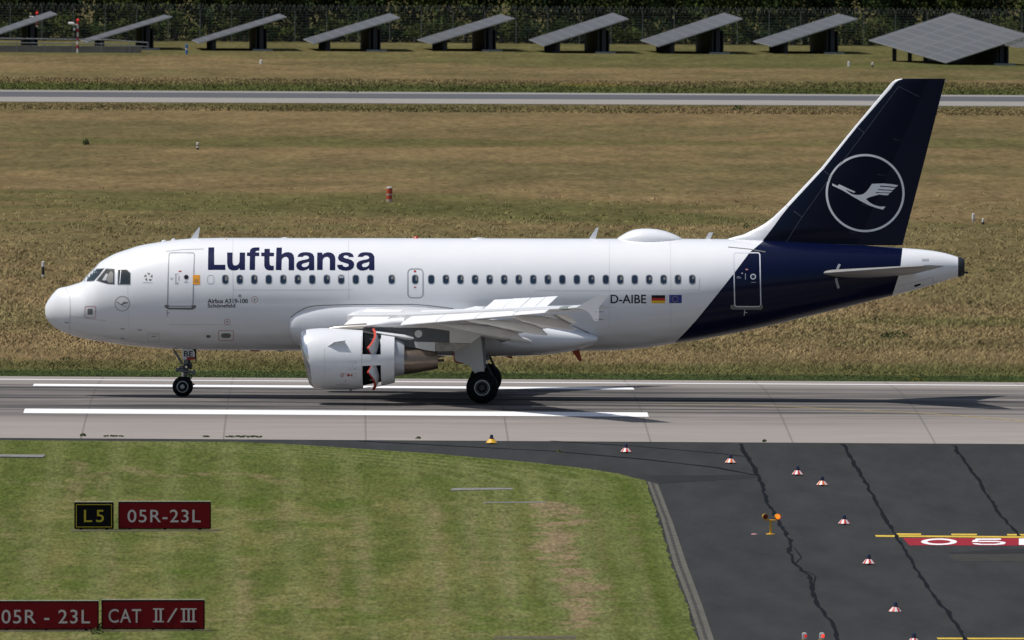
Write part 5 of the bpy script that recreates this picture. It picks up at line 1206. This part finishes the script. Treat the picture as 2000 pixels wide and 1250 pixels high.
    sh = [[(p[0], s*ey+(p[1]-s*ey)*k, ax(p[0])+(p[2]-ax(p[0]))*k) for p in ring_at(px)] for px, k in ((706.8, .985), (707.5, .90), (745, .84), (746, .975))]
    MB().rings(sh, caps=False).build('reverser_cavity', M['cavity'], nac, smooth=True, angle=30)
    # doors: curved shell, hinged about its middle, leading half swung out
    xm = eo(738, 700)[0]; Rr = (eo(738, 646.5)[1]-eo(738, 755)[1])/2; zc_ = ax(xm)
    for q_ in range(4):
        a0 = math.radians(90*q_+10); a1 = math.radians(90*q_+80); am = math.radians((55, 125, 235, 305)[q_]); rad = Vector((0, math.cos(am), math.sin(am))); tan_ = Vector((0, -math.sin(am), math.cos(am))); ex = Vector((1, 0, 0))
        hinge = Vector((xm-.19, s*ey, zc_))+rad*(Rr-.30); th_ = math.radians(68)
        def tr(x, a, r):
            p = Vector((x, s*ey+r*math.cos(a), zc_+r*math.sin(a)))-hinge; u = p.dot(ex); v = p.dot(rad); w_ = p.dot(tan_)
            # swing: leading edge outwards
            u2 = u*math.cos(th_)+v*math.sin(th_)*1; v2 = -u*math.sin(th_)+v*math.cos(th_); return hinge+ex*u2+rad*v2+tan_*w_
        nA, nX = 8, 5; xf, xb = xm-.53, xm+.09; mb = MB(); mbr = MB()
        outer = [[tr(xf+(xb-xf)*i/nX, a0+(a1-a0)*j/nA, Rr-.01) for j in range(nA+1)] for i in range(nX+1)]
        inn = [[tr(xf+(xb-xf)*i/nX, a0+(a1-a0)*j/nA, Rr-.10) for j in range(nA+1)] for i in range(nX+1)]
        o1 = [p for r in outer for p in r]; o2 = [p for r in inn for p in r]; W_ = nA+1
        mb.add(o1, [(i*W_+j, i*W_+j+1, (i+1)*W_+j+1, (i+1)*W_+j) for i in range(nX) for j in range(nA)])
        off_ = len(mb.v); mbr.add(o1+o2, [(i*W_+j+len(o1), (i+1)*W_+j+len(o1), (i+1)*W_+j+1+len(o1), i*W_+j+1+len(o1)) for i in range(nX) for j in range(nA)]
            + [(j, j+1, j+1+len(o1), j+len(o1)) for j in range(nA)] + [(nX*W_+j, nX*W_+j+1, nX*W_+j+1+len(o1), nX*W_+j+len(o1)) for j in range(nA)]
            + [(i*W_, (i+1)*W_, (i+1)*W_+len(o1), i*W_+len(o1)) for i in range(nX)] + [(i*W_+nA, (i+1)*W_+nA, (i+1)*W_+nA+len(o1), i*W_+nA+len(o1)) for i in range(nX)])
        dd_ = mb.build('reverser_door', M['cowl'], nac, smooth=True, angle=50); mbr.build('reverser_door_edge', M['redpaint'], nac)
        p1 = Vector((xm-.52, s*ey, zc_))+rad*(Rr*.86); p2 = Vector((xm-.14, s*ey, zc_))+rad*(Rr*.90); MB().tube([p1, p2], .022, 8).build('actuator', M['chrome'], nac)
    # core cowl, nozzle, plug
    def cring(px, a_, b_, n=40):
        A1 = eo(px, a_); B1 = eo(px, b_); z_ = (A1[1]+B1[1])/2; h = (A1[1]-B1[1])/2; return [(A1[0], s*ey+h*math.cos(2*math.pi*k/n), z_+h*math.sin(2*math.pi*k/n)) for k in range(n)]
    MB().rings([cring(750, 654, 740), cring(768, 657.5, 735.5), cring(780, 662, 733), cring(790, 668, 731)], caps=False).build('core_cowl', M['core'], nac, smooth=True)
    MB().rings([cring(788, 677, 731.5), cring(790.3, 677, 731.5), cring(815, 679.5, 728), cring(840, 683.5, 723), cring(855.5, 687, 720), cring(855.4, 689.5, 717.5), cring(842, 691, 716), cring(830, 692, 715)], caps=False).build('exhaust_nozzle', M['nozzle'], nac, smooth=True, angle=30)
    MB().rings([cring(832, 693, 714), cring(850, 697.5, 709.5), cring(856, 701.5, 706.5), cring(867, 701.5, 706.5)]).build('exhaust_plug', M['plug'], nac, smooth=True, angle=30)
    # strake on the cowl (inboard and outboard shaped alike)
    p_ = [(635+5, 675.8), (652, 671), (674, 668.5)]
    def cowlpt(px, py):
        lat = -(ey+.9)
        for _ in range(6):
            x, z = U(px, py, lat); zt, zb_ = ring_at(px)[16][2], ring_at(px)[48][2]; h = (zt-zb_)/2; lat = -(ey+h*math.sqrt(max(.0, 1-((z-(zt+zb_)/2)/h)**2)))
        return Vector((x, s*-lat, z))
    if s < 0:
        st_ = [cowlpt(*p) for p in p_]; o2 = [p+Vector((.02, -.02-.26*k, .10*k)) for p, k in zip(st_, (0, .52, .66))]
        MB().add(st_+o2+[p+Vector((0, 0, .012)) for p in st_+o2], [(0, 1, 4, 3), (1, 2, 5, 4), (6, 9, 10, 7), (7, 10, 11, 8), (0, 3, 9, 6), (2, 8, 11, 5), (3, 4, 10, 9), (4, 5, 11, 10)]).build('strake', M['cowl'], nac)
        def CY(x, z):
            A1 = eo(0, 0)
            return 0
        def cdec(name, m, polys, off=.008):
            bm = bmesh.new()
            for p in polys:
                P = [cowlpt(*q) for q in p]
                for t in tessellate_polygon([[Vector((q[0], q[1], 0)) for q in p]]):
                    try: bm.faces.new([bm.verts.new(P[i]+Vector((0, -off, 0))) for i in t])
                    except ValueError: pass
            me = bpy.data.meshes.new(name); bm.to_mesh(me); bm.free(); return link(name, me, m, nac)
        def crect(x0, y0, x1, y1): return [(x0, y0), (x1, y0), (x1, y1), (x0, y1)]
        cdec('hazard_marking', M['redmark'], [crect(673.8, 729, 675.3, 745), [(678, 730), (681, 729.5), (682.5, 732), (685, 732.2), (688, 730), (688, 735.5), (685, 733.6), (682.5, 734), (681, 736), (678, 734.5)]]+[r for r in ribbon(circle(668.5, 732.6, 3.4, 16), .8, True)]+[[(667, 734.6), (669.6, 730.2), (670.4, 730.8), (667.9, 735.2)]])
        def outline(x0, y0, x1, y1, t=.5): return [crect(x0, y0, x1, y0+t), crect(x0, y1-t, x1, y1), crect(x0, y0+t, x0+t, y1-t), crect(x1-t, y0+t, x1, y1-t)]
        cdec('access_panel', M['seam'], outline(682, 704.5, 695.5, 722)+outline(689, 729.5, 696, 737)+[crect(686, 711, 690.5, 711.7), crect(687, 715.3, 689.5, 716)])
        cdec('latch', M['seamd'], [crect(693, 708, 695.2, 708.8), crect(692.3, 719, 694.8, 719.8)])
        cdec('cowl_text', M['ring'], [crect(658, 751.2, 678.3, 751.9), crect(658, 750, 658.6, 753), crect(677.8, 750, 678.4, 753), crect(664, 749.6, 672, 750.1)])
        cdec('cowl_seam', M['seam'], [[(634.8+dx, 643.5), (635.3+dx, 643.5), (634.5+dx, 680), (634, 680)] for dx in (0,)]+[crect(633.9, 680+12*k, 634.4, 692+12*k) for k in range(6)]+[crect(635, 721.4, 706, 721.8)]+[crect(705.9, 647+11*k, 706.6, 658+11*k) for k in range(10)])
        MB().tube([cowlpt(684, 757)+Vector((0, .75, -.02)), cowlpt(684, 757)+Vector((0, .75, -.14))], .05, 8).build('drain_mast', M['seamd'], nac)
    # pylon
    def plate(name, m, pts, w_, dy=0): P = [U(*p, -ey) for p in pts]; return MB().prism(P, s*ey-w_+dy, s*ey+w_+dy).build(name, M[m], A_)
    MB().rings([[(a_[0], s*ey+wv*math.cos(2*math.pi*k/16), (a_[1]+b_[1])/2+(a_[1]-b_[1])/2*math.sin(2*math.pi*k/16)) for k in range(16)] for a_, b_, wv in ((eo(640, 641), eo(640, 643), .02), (eo(655, 636.5), eo(655, 644), .12), (eo(680, 633.5), eo(680, 645), .2), (eo(716, 631), eo(716, 645), .26))]).build('pylon_fairing', M['pylonm'], A_, smooth=True)
    MB().rings([[(a_[0], s*ey+wv*math.cos(2*math.pi*k/16), (a_[1]+b_[1])/2+(a_[1]-b_[1])/2*math.sin(2*math.pi*k/16)) for k in range(16)] for a_, b_, wv in ((eo(716.5, 630.5), eo(716.5, 640.5), .27), (eo(740, 626), eo(740, 640), .28), (eo(765, 621), eo(765, 641), .28), (eo(790, 620), eo(790, 641), .26))]).build('pylon_fairing', M['slat'], A_, smooth=True)
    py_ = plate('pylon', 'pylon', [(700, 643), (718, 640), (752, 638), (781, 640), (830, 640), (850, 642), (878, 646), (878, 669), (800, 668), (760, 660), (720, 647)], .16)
    plate('pylon', 'under', [(770, 629), (800, 626), (880, 622), (935, 627), (955, 640), (948, 650), (920, 670), (878.3, 669), (878.3, 645.7), (850, 641.7), (830, 639.7), (770, 639.6)], .20)
    plate('pylon', 'pylonl', [(809, 667), (850, 668), (850, 686), (830, 683), (812, 678.5)], .22)
    plate('pylon', 'soot', [(850.3, 668), (918, 671), (905, 678), (893, 685), (865, 686), (850.3, 685.5)], .18)
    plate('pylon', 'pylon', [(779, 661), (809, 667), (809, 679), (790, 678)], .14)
    MB().rings([[(a_[0], s*ey+wv*math.cos(2*math.pi*k/16), (a_[1]+b_[1])/2+(a_[1]-b_[1])/2*math.sin(2*math.pi*k/16)) for k in range(16)] for a_, b_, wv in ((eo(735, 645.5), eo(735, 652), .45), (eo(765, 649), eo(765, 658), .42), (eo(790, 651.5), eo(790, 664), .34), (eo(804, 655), eo(804, 665), .25), (eo(812, 658.5), eo(812, 663), .12))]).build('reverser_beak', M['cowl'], A_, smooth=True)
    if s < 0:
        q = U(817.3, 652, -(ey+.17)); MB().lathe((q[0], -ey-.162, q[1]), (0, -1, 0), [(0, .14), (.012, .135)], 24).build('access_cover', M['pylonl'], py_)
        for x in (836, 843, 850, 857, 864, 871):
            a, b_ = U(x, 645, -ey-.16), U(x, 668, -ey-.16); MB().box(a[0]-.008, a[0]+.008, -ey-.172, -ey-.161, b_[1], a[1]).build('panel_rib', M['pylonrib'], py_)
        for yy in (651, 657, 663):
            a, b_ = U(828, yy, -ey-.16), U(877, yy, -ey-.16); MB().box(a[0], b_[0], -ey-.175, -ey-.165, a[1]-.01, a[1]+.01).build('panel_rib', M['pylonrib'], py_)

    # ------------------------------------------------------------ horizontal stabiliser
    a0 = U(1597, 534, -1.1); a1 = U(1795, 519.5, -6.2); b0_ = U(1790, 523, -1.0); b1_ = U(1846, 518, -6.2)
    rs = []
    for k in range(9):
        t_ = k/8; y = .5+(6.22-.5)*t_; f = (y-1.1)/5.1; le = a0[0]+(a1[0]-a0[0])*f; te_ = b0_[0]+(b1_[0]-b0_[0])*f; z = a0[1]+(a1[1]-a0[1])*f
        if k == 8: le += .12
        rs.append(section(s*y, le, te_-le, z, .085, camber=-.012, n=14))
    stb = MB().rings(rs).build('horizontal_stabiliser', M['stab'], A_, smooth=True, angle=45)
    if s < 0:
        fline('stabiliser_seal', M['ring'], [(1640, 516), (1636.5, 523), (1634.5, 530)], .09, stb, off=.02); fline('stabiliser_seal', M['ring'], [(1633, 543), (1634.5, 552), (1638, 563)], .09, stb, off=.02)

# ---------------------------------------------------------------- belly fairing
bf = [(566, 606, 662, 1.89), (570, 598, 668, 1.92), (576, 590, 674, 1.95), (588, 582, 680, 1.98), (600, 576, 685, 2.0), (620, 570, 689, 2.03), (654, 566, 691, 2.06), (700, 565, 692.5, 2.08), (820, 566, 693.5, 2.085), (885, 580, 694.5, 2.09), (985, 606, 695, 2.10), (1050, 620, 693, 2.08), (1090, 629, 689, 2.03), (1120, 636, 684.5, 1.96), (1145, 645, 679.5, 1.87), (1158, 651, 675, 1.80), (1167, 657, 669, 1.72)]
bp = np.array([[U(p[0], p[1], -1.9)[0], U(p[0], p[1], -1.9)[1], U(p[0], p[2], 0 if p[2] > 684 else -1.2)[1], p[3]] for p in bf]); rs = []
for x in np.concatenate([np.linspace(bp[0, 0], bp[5, 0], 22), np.linspace(bp[5, 0], bp[9, 0], 20)[1:], np.linspace(bp[9, 0], bp[-1, 0], 26)[1:]]):
    zt, zb_, ww = [float(hermite(bp[:, 0], bp[:, k], np.array([x]))[0]) for k in (1, 2, 3)]; zc_ = (zt+zb_)/2; h = (zt-zb_)/2; r = []
    for k in range(72):
        a = 2*math.pi*k/72; ca, sa_ = math.cos(a), math.sin(a); ex = 2/2.6
        r.append((x, ww*math.copysign(abs(ca)**ex, ca), zc_+h*math.copysign(abs(sa_)**ex, sa_)))
    rs.append(r)
for P_ in ([(700, 594.8), (654, 595.8), (620, 597), (600, 600.3), (586, 607.3), (576, 613.5), (567.5, 620.5)], [(700, 594.8), (760, 594.8), (810, 595), (850, 598.5), (885, 603)], [(1118, 636), (1140, 645.5), (1158, 655.5), (1165, 660.5), (1167.5, 664.5), (1164, 669), (1152, 675)]): fline('fairing_gap', M['seamd'], spline(P_, 4), .022, off=.012)
bfo = MB().rings(rs).build('belly_fairing', M['white'], A_, smooth=True, angle=50)
for x, y0, y1 in ((652.5, 603, 640), (710.5, 600, 630)):
    P = [U(x, y0, -2.1), U(x+.6, y0, -2.1), U(x+.3, y1, -2.1), U(x-.3, y1, -2.1)]; MB().prism(P, -2.09, -2.082).build('fairing_seam', M['seam'], bfo) if False else None

# ---------------------------------------------------------------- landing gear
def wheel(x, y, z, R, w_, rim_r, name, parent, face):
    wl = MB().lathe((x, y-w_/2, z), (0, 1, 0), [(0, R*.62), (.015, R*.78), (.05, R*.93), (.10, R*.995), (w_/2, R), (w_-.10, R*.995), (w_-.05, R*.93), (w_-.015, R*.78), (w_, R*.62)], 48).build(name, M['tyre'], parent, smooth=True, angle=50)
    for sd_ in (-1, 1):
        yb = y+sd_*w_/2
        MB().lathe((x, yb-sd_*.02, z), (0, sd_, 0), [(0, rim_r), (.024, rim_r), (.026, rim_r*.86), (.005, rim_r*.80)], 36).build('rim', M['rim'], wl, smooth=True, angle=30)
        MB().lathe((x, yb-sd_*.02, z), (0, sd_, 0), [(0, rim_r*.80), (.012, rim_r*.80), (.012, rim_r*.45), (.05, rim_r*.32), (.055, .01)], 30).build('hub', M['rimd'] if R > .5 else M['rim'], wl, smooth=True, angle=30)
    hb = MB()
    for k in range(16): a = 2*math.pi*k/16; hb.lathe((x+rim_r*.70*math.cos(a), y-w_/2-.004, z+rim_r*.70*math.sin(a)), (0, -1, 0), [(0, .016), (.02, .016)], 8)
    hb.build('bolts', M['rim'] if R > .5 else M['rimd'], wl); return wl
RM = .585
for s in (-1, 1):
    gx = U(941.5, 761, -4.4)[0]; lg = 3.795
    wp = AM @ Vector((gx, s*lg, 0)); zl_ = (float(zg(wp.y))-wp.z)+.004
    gear = MB().tube([(gx, s*lg, zl_+RM+.05), (gx, s*lg, zl_+RM+.75)], .075, 16).build('main_gear_leg', M['chrome'], A_, smooth=True)
    MB().tube([(gx, s*lg, zl_+RM+.70), (gx-.05, s*lg, zl_+RM+2.0)], .14, 16).build('strut', M['strut'], gear, smooth=True)
    MB().tube([(gx, s*(lg-.47), zl_+RM), (gx, s*(lg+.47), zl_+RM)], .085, 12).build('axle', M['strutb'], gear)
    MB().tube([(gx+.12, s*lg, zl_+RM+.1), (gx+.34, s*lg, zl_+RM+.45), (gx+.14, s*lg, zl_+RM+.85)], .045, 8).build('torque_link', M['strutb'], gear)
    MB().tube([(gx-.02, s*(lg-.1), zl_+RM+1.0), (gx-.05, s*2.2, zl_+RM+1.55)], .06, 8).build('side_stay', M['strut'], gear)
    for dy in (-.465, .465):
        wp2 = AM @ Vector((gx, s*lg+dy, 0)); zz = (float(zg(wp2.y))-wp2.z)+.012; wheel(gx, s*lg+dy, zz+RM, RM, .42, .29, 'main_wheel', A_, s)
    gd = [(936.5, 659.5), (886.5, 687), (886.5, 702), (889.5, 707), (904, 710.5), (917, 714), (926.5, 728), (929, 733.5), (946.5, 730.5), (943, 693), (939, 657)]
    gd = [(px_, py_2) for px_, py_2 in gd]; P = [U(*p, -4.2) for p in gd]; dr_ = MB().prism(P, s*4.18-.02, s*4.18+.02).build('gear_door', M['wing'], A_)
    if s < 0:
        rp = [U(*p, -4.2) for p in [(886, 688), (885.7, 702), (889, 708), (904, 711.5)]]; MB().prism([rp[0], rp[1], rp[2], rp[3], U(905, 709.3, -4.2), U(890.5, 705.5, -4.2), U(888, 701, -4.2), U(888, 688, -4.2)][::-1], -4.212, -4.2025).build('red_edge', M['redgear'], dr_)
        MB().lathe((U(927, 708.5, -4.2)[0], -4.2, U(927, 708.5, -4.2)[1]), (0, -1, 0), [(0, .06), (.006, .055)], 16).build('cover', M['wing'], dr_)
# nose gear
nx = U(357, 756)[0]; wp = AM @ Vector((nx, 0, 0)); zl_ = float(zg(wp.y))-wp.z
RN = .375; ng = MB().tube([(nx, 0, zl_+RN), (nx, 0, zl_+RN+.55)], .055, 14).build('nose_gear_leg', M['chrome'], A_, smooth=True)
e5 = lambda u, v: (300+u/9.617, 660+v/9.617)
def np_(u, v, lat=0): q = U(*e5(u, v), lat); return (q[0], lat, q[1])
MB().tube([np_(592, 720), np_(600, 640), np_(612, 520), np_(640, 380), np_(655, 180)], [.075, .10, .11, .13, .13], 14).build('strut', M['strut'], ng, smooth=True)
MB().tube([np_(370, 190, -.1), np_(395, 255, -.1), np_(545, 490, -.05)], [.05, .035, .04], 8).build('drag_brace', M['strut'], ng)
MB().tube([np_(395, 240, .1), np_(545, 490, .05)], .035, 8).build('drag_brace', M['strut'], ng)
MB().tube([np_(415, 595, -.12), np_(455, 600, -.12), np_(458, 600, -.12), np_(600, 625, -.12), np_(730, 645, -.12), np_(735, 645, -.12), np_(785, 642, -.12)], [.075, .075, .045, .07, .045, .075, .075], 12).build('steering_actuator', M['strut'], ng)
MB().tube([np_(480, 550, -.1), np_(600, 560, -.1)], .06, 10).build('lamp_bracket', M['strut'], ng)
for u, v in ((615, 545), (690, 520)): MB().lathe(np_(u, v, -.18), (-.5, -1, 0), [(0, .10), (.06, .11)], 16).build('lamp_housing', M['strutb'], ng)
MB().lathe(np_(615, 545, -.25), (-.35, -1, 0), [(0, .055), (.02, .04)], 16).build('landing_light', M['chrome'], ng)
MB().tube([np_(640, 740, .0), np_(700, 760, 0), np_(725, 700, 0), np_(650, 690, 0)], .035, 8).build('torque_link', M['strutb'], ng)
MB().tube([np_(700, 468, .15), np_(795, 470, .15), np_(795, 220, .15)], .018, 6).build('door_rod', M['strutb'], ng)
MB().tube([np_(650, 400, -.1), np_(700, 480, -.1), np_(700, 590, -.1)], .04, 8).build('hydraulic_line', M['strutb'], ng)
MB().tube([np_(735, 870, -.1), np_(770, 875, -.1)], .03, 6).build('tow_fitting', M['strutb'], ng)
def nprism(name, m, pts, y0, y1, par=ng): return MB().prism([np_(*p, y0)[::2] for p in pts], y0, y1).build(name, m, par)
ngd = nprism('nose_gear_door', M['wing'], [(538, 195), (700, 200), (745, 225), (772, 270), (772, 408), (620, 408), (545, 400)], -.32, -.30)
nprism('nose_gear_door_far', M['strutb'], [(640, 200), (790, 200), (795, 400), (700, 400)], .25, .27, ng)
nprism('red_tag', M['redgear'], [(622, 358), (772, 358), (770, 410), (620, 412)], -.332, -.3215, ngd)
v, f = text2d('BE', .012); MB().add([(np_(570+165*a, 348-102*b_, -.33)[0], -.3285, np_(570+165*a, 348-102*b_, -.33)[2]) for a, b_ in v], f).build('lettering', M['black'], ngd, fixn=False)
for dy in (-.25, .25):
    wp2 = AM @ Vector((nx, dy, 0)); wheel(nx, dy, float(zg(wp2.y))-wp2.z+RN+.008, RN, .21, .215, 'nose_wheel', A_, 0)
MB().tube([(nx, -.2, zl_+RN), (nx, .2, zl_+RN)], .05, 10).build('axle', M['strutb'], ng)
